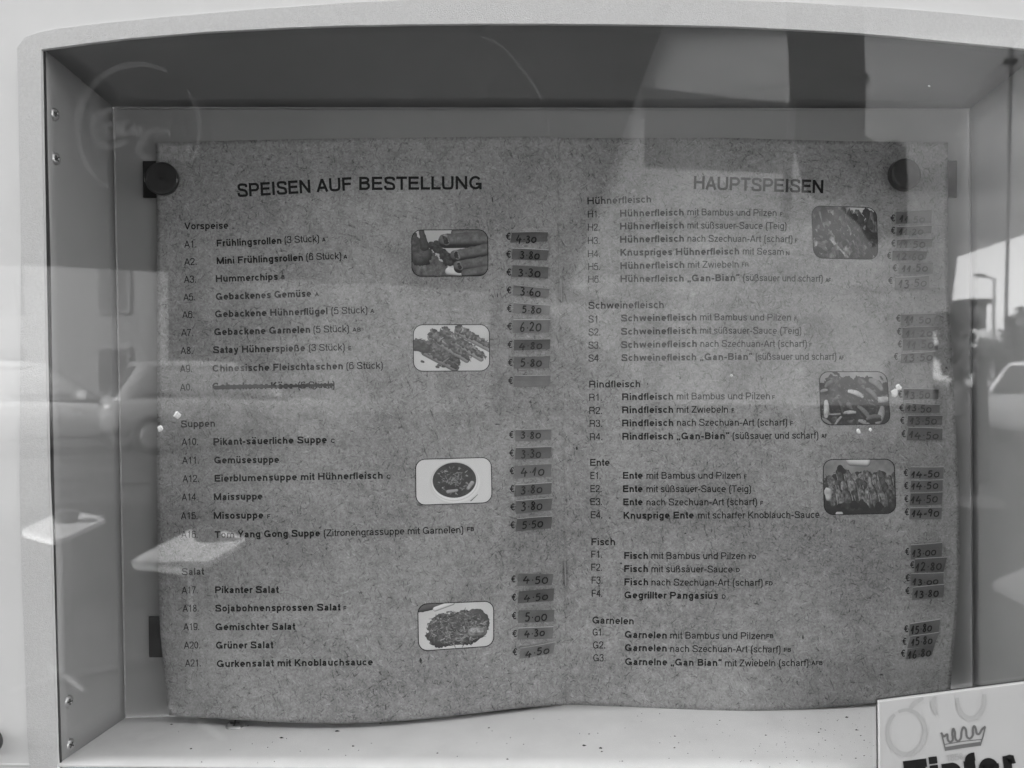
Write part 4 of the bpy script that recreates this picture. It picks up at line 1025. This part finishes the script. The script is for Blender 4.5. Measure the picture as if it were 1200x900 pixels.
photo([(960, 435.6), (1039, 435.6), (1043.6, 497), (962.4, 498)], photo_beef, 'printed photo of dark meat with pale bamboo slices', None)
photo([(964.6, 538.6), (1048, 538), (1050, 601.6), (966, 603.4)], photo_duck, 'printed photo of sliced roast duck', None)
# staples through the fold
for (a, b) in (((657.3, 327), (658.2, 353)), ((662, 659), (662.8, 686))):
    MB().tube([on_paper(a[0], a[1], .0002), on_paper(a[0], a[1] + 1, .0006), on_paper(b[0], b[1] - 1, .0006), on_paper(b[0], b[1], .0002)], .0003, 6).build('staple', M['metal'], menu)
# dark specks stuck to the paper
mb = MB()
for (x, y, a, b) in ((493, 774, 1.4, 4), (452, 829, .8, 4), (941, 747, 1.4, 3), (797, 443, 1.1, 1.1), (759, 450, .9, 1), (676, 525, 1.6, 2.4), (577, 234, .8, 3.2), (1013, 401, 1, 1.2), (962, 787, .9, 1), (728, 660, 1.5, .9), (806, 663, 1, 1), (583, 497, 3.4, .7), (1033, 791, 3, .8),
                    (1109, 431, 1.8, 1.2), (803, 625, 1.4, 1), (715, 607, 1, 1), (1070, 765, 1.6, .9), (286, 806, .7, 1.5), (583, 346, .7, 3), (1072, 349, 1, 1.6)):
    q = [(x + a * math.cos(k) * random.uniform(.6, 1.2), y + b * math.sin(k) * random.uniform(.7, 1.2)) for k in (0, 1, 2, 3, 4, 5)]
    mb.add([on_paper(*p, .0003) for p in q] + [on_paper(x, y, .0006)], [(i, (i + 1) % 6, 6) for i in range(6)])
tag(mb.build('dark_specks', M['dust'], menu), kind='stuff')

# ---------------------------------------------------------------- magnets
def round_magnet(px, py, r, label, tilt, lift):
    c = on_paper(px, py); n = Vector(tilt).normalized(); u = n.orthogonal().normalized(); v = n.cross(u)
    o = thing('round_magnet', c, label, 'magnet', 'round black magnets holding the menu')
    vs, fs = [], []; prof = [(1, 0), (1, .30), (.985, .345), (.95, .375), (.86, .385), (.7, .37), (0.3, .368), (.001, .37)]; k_ = 40
    for rr, hh in prof:
        for k in range(k_):
            a = 2 * math.pi * k / k_; vs.append(c + (u * math.cos(a) + v * math.sin(a)) * rr * r + n * (hh * r * lift + .0004))
    for i in range(len(prof) - 1):
        for k in range(k_): fs.append((i * k_ + k, i * k_ + (k + 1) % k_, (i + 1) * k_ + (k + 1) % k_, (i + 1) * k_ + k))
    fs.append(list(range(k_))[::-1])
    mesh_obj('magnet_cap', vs, fs, M['magnet'], o, True)
    d = MB(); e = c + n * (.375 * r * lift + .0005)
    d.tube([e, e + n * .0004], [r * .11, r * .09], 12).build('centre_dimple', M['dark_slot'], o)
    return o
round_magnet(191.5, 210.5, .0086, 'round black magnet at the top left corner of the menu over a dark strip', (.06, -1, .02), 1.0)
round_magnet(1056.5, 206.5, .0082, 'round black magnet at the top right of the menu beside the title HAUPTSPEISEN', (.16, -1, .10), 1.5)
def strip(px0, py0, px1, py1, label):
    a, b = at_y(px0, py0, -.0012), at_y(px1, py1, -.0012)
    o = MB().box((a.x, -.0012, b.z), (b.x, -.0002, a.z)).build('magnetic_strip', M['strip'])
    o.data.transform(Matrix.Translation(-Vector((a.x, 0, b.z)))); o.location = (a.x, 0, b.z)
    bv = o.modifiers.new('soft_edges', 'BEVEL'); bv.width = .0003; bv.segments = 2
    return tag(o, label, 'magnetic strip', 'black magnetic strips on the back panel')
strip(167, 188.5, 196, 231.5, 'short black magnetic strip behind the top left magnet')
strip(1096, 188, 1121.5, 232, 'short dark magnetic strip showing past the right edge of the menu')
strip(174, 722.5, 206, 770.5, 'short black magnetic strip showing past the lower left edge of the menu')

# ---------------------------------------------------------------- brewery sign in front of the pane
YS = Y_GLASS - .0042
S0, S1 = (1030, 822), (1330, 783.5)
sgn = thing('brewery_sign', at_y(1180, 1010, YS + .003), 'white beer sign with crown and bold black lettering at the lower right corner', 'sign')
qp = [S0, S1, (1338, 1012), (1032, 1020)]
fr = [at_y(*p, YS) for p in qp]
o = MB().prism(fr, [p + Vector((0, .0022, 0)) for p in fr]).build('sign_board', M['sign'], sgn)
bv = o.modifiers.new('soft_edges', 'BEVEL'); bv.width = .0004; bv.segments = 2
fr2 = [at_y(p[0] + dx, p[1] + dy, YS + .0024) for p, dx, dy in zip(qp, (-2.2, 2, 2, -2.2), (-2.0, -2.0, 2, 2))]
MB().prism(fr2, [p + Vector((0, .0014, 0)) for p in fr2]).build('dark_outline_plate', M['gasket'], sgn)  # slightly larger dark plate behind the board, seen as its outline
def on_sign(px, py, lift=0): return at_y(px, py, YS - .0002 - lift)
lettering('brand_lettering', 'Zipfer', 1056, 926, 1197, 908, 33, .30, M['sign_ink'], sgn, on_sign)
lettering('year_lettering', '1858', 1109.5, 892.5, 1129, 890, 7.5, .14, M['sign_pale'], sgn, on_sign)
mb = MB()
cr = [(1102.8, 858.5), (1106, 863), (1110, 860.5), (1110.5, 866), (1113, 869.5), (1116.5, 867), (1116, 859), (1117.3, 854), (1119, 858), (1119.5, 865), (1122.5, 868.5), (1126, 865), (1127, 857), (1129.2, 852.3), (1132, 855.5), (1133, 863),
      (1136.5, 865.5), (1140, 861.5), (1140, 854.5), (1141.6, 850.8), (1143.5, 854), (1145, 860), (1148, 859.5), (1150.5, 855), (1155, 851.3)]
ribbon(mb, catmull(cr, 5), 2.6, on_sign, False)
ribbon(mb, [(1103, 858.5), (1106, 870), (1108.3, 880)], 1.6, on_sign, False, .00003)
ribbon(mb, [(1154.8, 851.5), (1152, 863), (1148.6, 874)], 1.6, on_sign, False, .00003)
ribbon(mb, [(1107.5, 877.8), (1128, 874.5), (1149, 871.5)], 4.6, on_sign, False, .00006)
ribbon(mb, [(1106.5, 872.5), (1128, 868.8), (1150, 866.5)], 1.1, on_sign, False, .00009)
mb.build('crown_emblem', M['sign_grey'], sgn)
mb = MB()  # ring shapes, a little darker than the board
ribbon(mb, [(1062 + 22 * math.cos(a / 20), 858 + 26 * math.sin(a / 20)) for a in range(-40, 82)], 6, on_sign, True)
ribbon(mb, [(1138 + 16 * math.cos(a / 20), 820 + 22 * math.sin(a / 20)) for a in range(-6, 66)], 6, on_sign, True, .00003)
ribbon(mb, catmull([(1066, 832), (1072, 824), (1082, 818)], 8), 5, on_sign, True, .00006)
ribbon(mb, catmull([(1098, 838), (1093, 826), (1096, 816)], 8), 5, on_sign, True, .00009)
mb.build('sign_rings', M['sign_ring'], sgn)

# ---------------------------------------------------------------- what the pane mirrors: the forecourt opposite
ROOF = 2.3
roof = thing('forecourt_roof', (0, -1.0, 0), 'flat roof over the forecourt, dark on one side and translucent on the other', 'roof')
dk = grey('dark_roof_sheet', .035, .7, .2, 3)
fg = fabric_glow('translucent_roof_sheet', .3, .42)
def slab(name, pts, th, mat, parent):
    return MB().prism(pts, [p + Vector((0, 0, th)) for p in pts]).build(name, mat, parent)
A0 = refl_z(777 + 112 / 305 * 80, 30 - 80, ROOF); A1 = refl_z(665, 335, ROOF)
slab('opaque_sheet', [refl_z(-25, -50, ROOF), A0, A1, refl_z(560, 341, ROOF), refl_z(300, 324, ROOF), refl_z(55, 312, ROOF), Vector((-9, refl_z(55, 312, ROOF).y, ROOF)), Vector((-9, -3.5, ROOF)), Vector((-2.15, -3.5, ROOF))], .05, dk, roof)  # far left part is out of view, added to block low sky
T1 = refl_z(1200, 275, ROOF); T0 = refl_z(1122, 301, ROOF)
slab('translucent_sheet', [A0 + Vector((.004, 0, 0)), Vector((6, A0.y, ROOF)), Vector((6, -4.0, ROOF)), T1, T0, refl_z(1114, 366, ROOF), refl_z(900, 370, ROOF), refl_z(760, 366, ROOF), A1 + Vector((.004, 0, 0))], .02, fg, roof)
# beam across the translucent part
bq = [refl_z(x, y, ROOF - .03) for x, y in ((752, 112), (930, 132), (930, 204), (756, 197))]
MB().prism(bq, [p + Vector((0, 0, .026)) for p in bq]).build('roof_panel', fabric_glow('grey_roof_panel', .25, .36), roof)
fs_ = [Vector((-4.5, -.62, 2.03)), Vector((6, -.62, 2.03)), Vector((6, -1.93, ROOF + .06)), Vector((-4.5, -1.93, ROOF + .06))]  # unseen sheet, added to dim the light low on the case front
MB().prism(fs_, [p + Vector((0, 0, .03)) for p in fs_]).build('added_shade_sheet', dk, roof)
for x in (-8.2, 5.6):
    for y in (-4.0, -7.0): MB().box((x - .05, y - .05, 0), (x + .05, y + .05, ROOF - .001)).build('roof_post', dk, roof)

# rolled curtain that hangs from the roof
c0 = refl_d(969, -30, 1.97)
cur = thing('rolled_curtain', (c0.x, c0.y, 1.8), 'dark rolled-up curtain hanging from the roof, mirrored above the right page title', 'curtain')
mb = MB(); n_ = 36; vs, fs = [], []
lv = [(ROOF + .03, 1.0), (2.2, 1.0), (2.12, .98), (2.05, .95), (1.98, .9), (1.92, .82), (1.87, .66), (1.84, .4)]
for z, s in lv:
    for k in range(n_):
        a = 2 * math.pi * k / n_; r = .071 * s * (1 + .13 * math.sin(5 * a + z * 4) + .06 * math.sin(11 * a))
        vs.append((c0.x + r * math.cos(a) + .02 * (ROOF - z), c0.y + r * math.sin(a), z))
for i in range(len(lv) - 1):
    for k in range(n_): fs.append((i * n_ + k, i * n_ + (k + 1) % n_, (i + 1) * n_ + (k + 1) % n_, (i + 1) * n_ + k))
fs.append([(len(lv) - 1) * n_ + k for k in range(n_)])
mesh_obj('curtain_roll', vs, fs, grey('dark_canvas', .04, .85, .3, 30), cur, True)
MB().tube([(c0.x + .075 * math.cos(k * .3) + .006, c0.y + .075 * math.sin(k * .3), 2.08) for k in range(22)], .006, 6).build('curtain_strap', dk, cur)
fl = [refl_d(x, y, 1.99) for x, y in ((975, 128), (1004, 140), (1012, 158), (1030, 168), (1050, 163), (1062, 172), (1064, 215), (1063, 262), (1054, 281), (1040, 272), (1024, 290), (1008, 262), (994, 252), (980, 226))]
MB().prism(fl, [p + Vector((0, -.008, 0)) for p in fl]).build('curtain_flap', grey('grey_canvas', .16, .85, .3, 30), cur)
e0, e1 = refl_d(926, 118, 1.72), refl_d(918, 262, 1.72)
pale = fabric_glow('clear_curtain_film', .35, .45)
MB().prism([e0, e0 + Vector((.012, 0, 0)), e1 + Vector((.012, 0, 0)), e1 + Vector((-.004, 0, 0))], [p + Vector((0, -.012, 0)) for p in (e0, e0 + Vector((.012, 0, 0)), e1 + Vector((.012, 0, 0)), e1 + Vector((-.004, 0, 0)))]).build('curtain_edge', pale, cur)

# crank rod
r0, r1 = refl_d(1185, 72, 2.35), refl_d(1179, 372, 2.35)
ck = thing('crank_rod', (r1.x, r1.y, r1.z), 'thin metal crank rod hanging from the roof, mirrored near the right edge', 'crank rod')
MB().tube([Vector((r0.x, r0.y, ROOF)), r0, r1], .0045, 12).build('rod', grey('rod_steel', .45, .3, metal=.6), ck)
MB().tube([r0 + Vector((-.018, 0, 0)), r0 + Vector((.012, 0, 0))], .008, 10).build('rod_bracket', dk, ck)
MB().tube([r1, r1 + Vector((.02, 0, -.02)), r1 + Vector((.03, 0, -.10))], .008, 10).build('crank_handle', dk, ck)

# white tables
tw = grey('white_table', .82, .4, .03, 8)
leg_m = grey('table_metal', .3, .4, metal=.7)
def table(corners, label):
    P = [refl_z(x, y, .74) for x, y in corners]; c = sum(P, Vector()) / 4
    o = thing('cafe_table', (c.x, c.y, 0), label, 'table', 'white cafe tables on the forecourt')
    q = []
    for i, p in enumerate(P):                           # rounded corners
        a, b = p.lerp(P[i - 1], .16), p.lerp(P[(i + 1) % 4], .16)
        q += [a.lerp(p, t).lerp(p.lerp(b, t), t) for t in (0, .25, .5, .75, 1)]
    t = MB().prism(q, [p + Vector((0, 0, -.022)) for p in q]).build('table_top', tw, o)
    MB().tube([(c.x, c.y, .02), (c.x, c.y, .716)], .03, 14).build('table_column', leg_m, o)
    for k in range(4):
        a = math.pi / 4 + k * math.pi / 2
        MB().tube([(c.x, c.y, .03), (c.x + .24 * math.cos(a), c.y + .24 * math.sin(a), .014)], [.02, .012], 8).build('table_foot', leg_m, o)
table([(148, 659), (228, 668), (292, 631), (236, 614)], 'white cafe table mirrored over the words Salat and A16')
table([(22, 622), (66, 634), (127, 607), (78, 597)], 'white cafe table mirrored across the left edge of the glass')
table([(1160, 682), (1210, 706), (1268, 690), (1215, 660)], 'white cafe table mirrored at the right edge above the beer sign')

# cars
car_w = grey('white_car_paint', .8, .2, .02, 2); car_g = grey('silver_car_paint', .6, .25, .02, 2); car_d = grey('grey_car_paint', .36, .2, .02, 2)
tint = grey('car_window_glass', .03, .06); tyre = grey('tyre_rubber', .03, .85); rim_m = grey('wheel_rim', .5, .3, metal=.7); lamp = grey('headlight_glass', .5, .1); trim = grey('black_trim', .03, .5)
def car(loc, rz, paint, label):
    o = thing('parked_car', (0, 0, 0), label, 'car', 'cars parked across the forecourt')
    # stations along the length: x, sill z, shoulder z, half width at shoulder
    st = [(-2.02, .42, .62, .62), (-1.95, .30, .74, .74), (-1.6, .24, .82, .83), (-1.0, .22, .88, .86), (-.3, .22, .92, .87), (.5, .22, .94, .87), (1.2, .24, .96, .86), (1.75, .28, .96, .82), (1.98, .34, .90, .74), (2.02, .5, .8, .66)]
    n = 20; vs, fs = [], []
    for x, z0, z1, hw in st:
        for k in range(n):
            a = 2 * math.pi * k / n; ca, sa = math.cos(a), math.sin(a); e = .5
            vs.append((x, hw * math.copysign(abs(ca) ** e, ca), (z0 + z1) / 2 + (z1 - z0) / 2 * math.copysign(abs(sa) ** e, sa)))
    for i in range(len(st) - 1):
        for k in range(n): fs.append((i * n + k, (i + 1) * n + k, (i + 1) * n + (k + 1) % n, i * n + (k + 1) % n))
    fs.append(list(range(n))); fs.append([(len(st) - 1) * n + k for k in range(n)][::-1])
    mesh_obj('car_body', vs, fs, paint, o, True)
    # greenhouse: bottom ring and roof ring
    bot = [(-.95, .76), (1.85, .72)]; top = [(-.15, .56), (1.45, .54)]; zb, zt = .88, 1.47
    def gp(u, v, s, out=0):
        x = lerp(lerp(bot[0][0], top[0][0], v), lerp(bot[1][0], top[1][0], v), u); y = lerp(lerp(bot[0][1], top[0][1], v), lerp(bot[1][1], top[1][1], v), u)
        return Vector((x, s * (y + .05 * math.sin(math.pi * v) + out), lerp(zb, zt, v)))
    nu, nv = 10, 6; vs, fs = [], []
    for j in range(nv + 1):
        for s, rngu in ((-1, range(nu + 1)), (1, range(nu, -1, -1))):
            for i in rngu: vs.append(gp(i / nu, j / nv, s))
    m_ = 2 * (nu + 1)
    for j in range(nv):
        for k in range(m_): fs.append((j * m_ + k, j * m_ + (k + 1) % m_, (j + 1) * m_ + (k + 1) % m_, (j + 1) * m_ + k))
    mesh_obj('car_roof', vs + [(.65, 0, zt + .045)], fs + [(nv * m_ + k, nv * m_ + (k + 1) % m_, (nv + 1) * m_) for k in range(m_)], paint, o, True)
    for s in (-1, 1):
        for (u0, u1) in ((.1, .46), (.5, .86)):
            q = [gp(u0 + .03, .1, s, .006), gp(u1, .1, s, .006), gp(u1 - .01, .88, s, .006), gp(u0 + .05, .88, s, .006)]
            MB().prism(q, [p + Vector((0, -s * .012, 0)) for p in q]).build('side_window', tint, o)
        h = [Vector((-1.86, s * .50, .62)), Vector((-1.55, s * .80, .72)), Vector((-1.60, s * .80, .60)), Vector((-1.93, s * .52, .54))]
        MB().prism([p + Vector((-.06, s * .03, .02)) for p in h], h).build('headlight', lamp, o)
        MB().tube([(-.72, s * .86, .93), (-.66, s * 1.0, .97)], [.05, .08], 10).build('wing_mirror', paint, o)
    for nm, u, dx in (('windscreen', 0.0, -.008), ('rear_window', 1.0, .008)):
        q = [gp(u, .08, -1), gp(u, .08, 1), gp(u, .92, 1), gp(u, .92, -1)]
        q = [Vector((p.x + dx * 2, p.y * .9, p.z + .006)) for p in q]
        MB().prism(q, [p + Vector((-dx * 2, 0, -.01)) for p in q]).build(nm, tint, o)
    MB().box((-2.045, -.42, .40), (-1.99, .42, .50)).build('grille', trim, o)
    MB().box((-2.06, -.26, .52), (-2.0, .26, .60)).build('upper_grille', trim, o)
    for x in (-1.25, 1.3):
        for s in (-1, 1):
            wv = MB().tube([(x, s * .70, .31), (x, s * .73, .31), (x, s * .86, .31), (x, s * .885, .31)], [.27, .31, .31, .28], 28).build('wheel', tyre, o)
            MB().tube([(x, s * .88, .31), (x, s * .895, .31)], [.2, .18], 20).build('wheel_rim', rim_m, wv)
    o.location = loc; o.rotation_euler = (0, 0, rz)
    return o
def place_car(px, py, rz, paint, label):
    p = refl_z(px, py, 0.0); return car((p.x, p.y, 0), rz, paint, label)
place_car(1272, 520, R(150), car_w, 'white hatchback mirrored at the right edge, its front turned to the left')
place_car(262, 524, R(150), car_d, 'grey hatchback mirrored left of the soups heading')
place_car(40, 530, R(152), car_g, 'silver hatchback mirrored at the left edge of the glass')

# closed parasol
pp = refl_z(1147, 592, 0)
ps = thing('closed_parasol', (pp.x, pp.y, 0), 'closed dark parasol standing on the forecourt in front of the white car', 'parasol')
vs, fs = [], []; n_ = 40; lv = [(.22, .05), (.28, .085), (.6, .08), (.9, .072), (1.2, .06), (1.45, .045), (1.6, .03), (1.66, .015)]
for z, r in lv:
    for k in range(n_):
        a = 2 * math.pi * k / n_; q = r * (1 + .25 * math.sin(8 * a)); vs.append((pp.x + q * math.cos(a), pp.y + q * math.sin(a), z))
for i in range(len(lv) - 1):
    for k in range(n_): fs.append((i * n_ + k, i * n_ + (k + 1) % n_, (i + 1) * n_ + (k + 1) % n_, (i + 1) * n_ + k))
mesh_obj('folded_canopy', vs, fs, grey('parasol_cloth', .02, .9, .2, 10), ps, True)
MB().tube([(pp.x, pp.y, .04), (pp.x, pp.y, 1.74)], .02, 12).build('parasol_pole', leg_m, ps)
MB().tube([(pp.x, pp.y, 0), (pp.x, pp.y, .05), (pp.x, pp.y, .08)], [.24, .24, .18], 28).build('parasol_base', grey('concrete_base', .3, .9, .1, 20), ps)

# building opposite
fac = grey('pale_render', .27, .85, .1, .6); win = grey('window_glass', .10, .1); fr_m = grey('window_frame', .3, .5)
def building(px0, px1, pyt, dist, depth, fac_, rows, cols, label, win=win, fr_m=fr_m):
    a, b = refl_d(px0, pyt, dist), refl_d(px1, pyt, dist); y = a.y
    o = thing('apartment_building', ((a.x + b.x) / 2, y, 0), label, 'building')
    MB().box((a.x, y - depth, 0), (b.x, y, a.z)).build('facade', fac_, o)
    MB().box((a.x - .3, y - depth - .3, a.z + .001), (b.x + .3, y + .3, a.z + .25)).build('roof', dk, o)
    for r in range(rows):
        for c in range(cols):
            cx_ = lerp(a.x, b.x, (c + .5) / cols); cz = lerp(0, a.z, (r + .55) / rows); ww, hh = (b.x - a.x) / cols * .13, a.z / rows * .26
            f = MB().box((cx_ - ww - .08, y + .002, cz - hh - .08), (cx_ + ww + .08, y + .06, cz + hh + .08)).build('window', fr_m, o)
            MB().box((cx_ - ww, y + .061, cz - hh), (cx_ + ww, y + .07, cz + hh)).build('pane', win, f)
building(-700, 196, 295, 26, 5, fac, 2, 7, 'long pale apartment building across the forecourt mirrored at the left edge of the glass')
building(199, 575, 318, 27.5, 5, grey('dark_plaster', .13, .85, .1, .6), 2, 4, 'darker apartment building across the forecourt mirrored behind the left page', grey('dim_window_glass', .07, .15), grey('dim_window_frame', .16, .5))
building(530, 1095, 345, 32, 8, grey('grey_render', .26, .85, .1, .6), 2, 6, 'grey apartment building across the forecourt mirrored behind the right page', grey('pale_window_glass', .16, .15), grey('pale_window_frame', .28, .5))
building(1139, 1156, 356, 48, 6, grey('dark_render', .08, .85, .1, .6), 3, 1, 'small dark tower block mirrored against the bright sky at right')
# tree
leaf_m = grey('leaf', .06, .7, .3, 2); bark = grey('bark', .1, .9, .3, 10)
def tree(px, pyt, dist, hw, label):
    t = refl_d(px, pyt, dist); o = thing('leafy_tree', (t.x, t.y, 0), label, 'tree', 'trees behind the parked cars')
    MB().tube([(t.x, t.y, 0), (t.x + .1, t.y, t.z * .35), (t.x, t.y + .1, t.z * .8)], [.2, .14, .04], 10).build('trunk', bark, o)
    mb = MB(); r_ = random.Random(px)
    cl = [(r_.gauss(0, hw * .45), r_.gauss(0, hw * .4), t.z * r_.uniform(.35, .92), r_.uniform(.35, .6) * hw) for _ in range(16)]
    for k in range(2200):
        cxx, cyy, czz, cr_ = r_.choice(cl); d = Vector((r_.gauss(0, 1), r_.gauss(0, 1), r_.gauss(0, 1))).normalized() * cr_ * r_.uniform(.5, 1)
        c = Vector((t.x + cxx, t.y + cyy, czz)) + d; u = Vector((r_.gauss(0, 1), r_.gauss(0, 1), r_.gauss(0, 1))).normalized(); v = u.orthogonal().normalized(); s = r_.uniform(.09, .2)
        mb.add([c - u * s, c + v * s * .5, c + u * s, c - v * s * .5], [(0, 1, 2, 3)])
    mb.build('crown', leaf_m, o)
tree(1196, 366, 30, 1.1, 'dark leafy tree mirrored behind the white car at the right edge')
tree(1122, 352, 26, .5, 'dark leafy tree mirrored beside the right edge of the menu')

# delivery van and street lamp far behind
v0, v1 = refl_d(1127, 386, 40), refl_d(1167, 386, 40)
vn = thing('delivery_van', ((v0.x + v1.x) / 2, v0.y, 0), 'white delivery van far off, mirrored above the closed parasol at the right edge', 'van')
o = MB().box((v0.x, v0.y - 3.4, .35), (v1.x + .35, v0.y, v0.z)).build('van_body', car_w, vn)
bv = o.modifiers.new('rounded', 'BEVEL'); bv.width = .12; bv.segments = 3
cx_ = (v0.x + v1.x + .35) / 2
for s_ in (-1, 1):
    MB().box((cx_ + (.02 if s_ > 0 else -.8), v0.y + .002, .55), (cx_ + (.8 if s_ > 0 else -.02), v0.y + .025, v0.z - .2)).build('rear_door', car_w, vn)
    MB().box((cx_ + s_ * .42 - .28, v0.y + .027, 1.55), (cx_ + s_ * .42 + .28, v0.y + .035, 2.1)).build('rear_window', tint, vn)
    for y in (-.7, -2.7):
        MB().tube([(cx_ + s_ * .72, v0.y + y, .34), (cx_ + s_ * .92, v0.y + y, .34)], .34, 20).build('wheel', tyre, vn)
l0, l1 = refl_d(1165, 326, 30), refl_d(1165, 470, 30)
sl_ = thing('street_lamp', (l0.x, l0.y, 0), 'thin street lamp mirrored just left of the crank rod at the right edge', 'street lamp')
MB().tube([(l0.x, l0.y, 0), (l0.x, l0.y, l0.z)], [.07, .045], 10).build('lamp_pole', leg_m, sl_)
MB().tube([(l0.x, l0.y, l0.z - .02), (l0.x - .35, l0.y, l0.z + .08)], [.03, .025], 8).build('lamp_arm', leg_m, sl_)
MB().tube([(l0.x - .3, l0.y, l0.z + .07), (l0.x - .62, l0.y, l0.z + .1)], [.06, .05], 8).build('lamp_head', dk, sl_)

# things on and beside the cafe tables
pot_m = grey('dark_pot', .03, .5)
def pot(px, py, label):
    p = refl_z(px, py, .7402)
    o = thing('ashtray', p, label, 'ashtray', 'dark ashtrays on the cafe tables')
    MB().tube([p, p + Vector((0, 0, .01)), p + Vector((0, 0, .05)), p + Vector((0, 0, .055))], [.04, .05, .062, .056], 18).build('bowl', pot_m, o)
    MB().tube([p + Vector((0, 0, .0555)), p + Vector((0, 0, .0575))], [.045, .045], 18).build('rim_ring', leg_m, o)
pot(243, 634, 'small dark ashtray on the white table mirrored over A16')
pot(78, 612, 'small dark ashtray on the white table mirrored at the left edge of the glass')
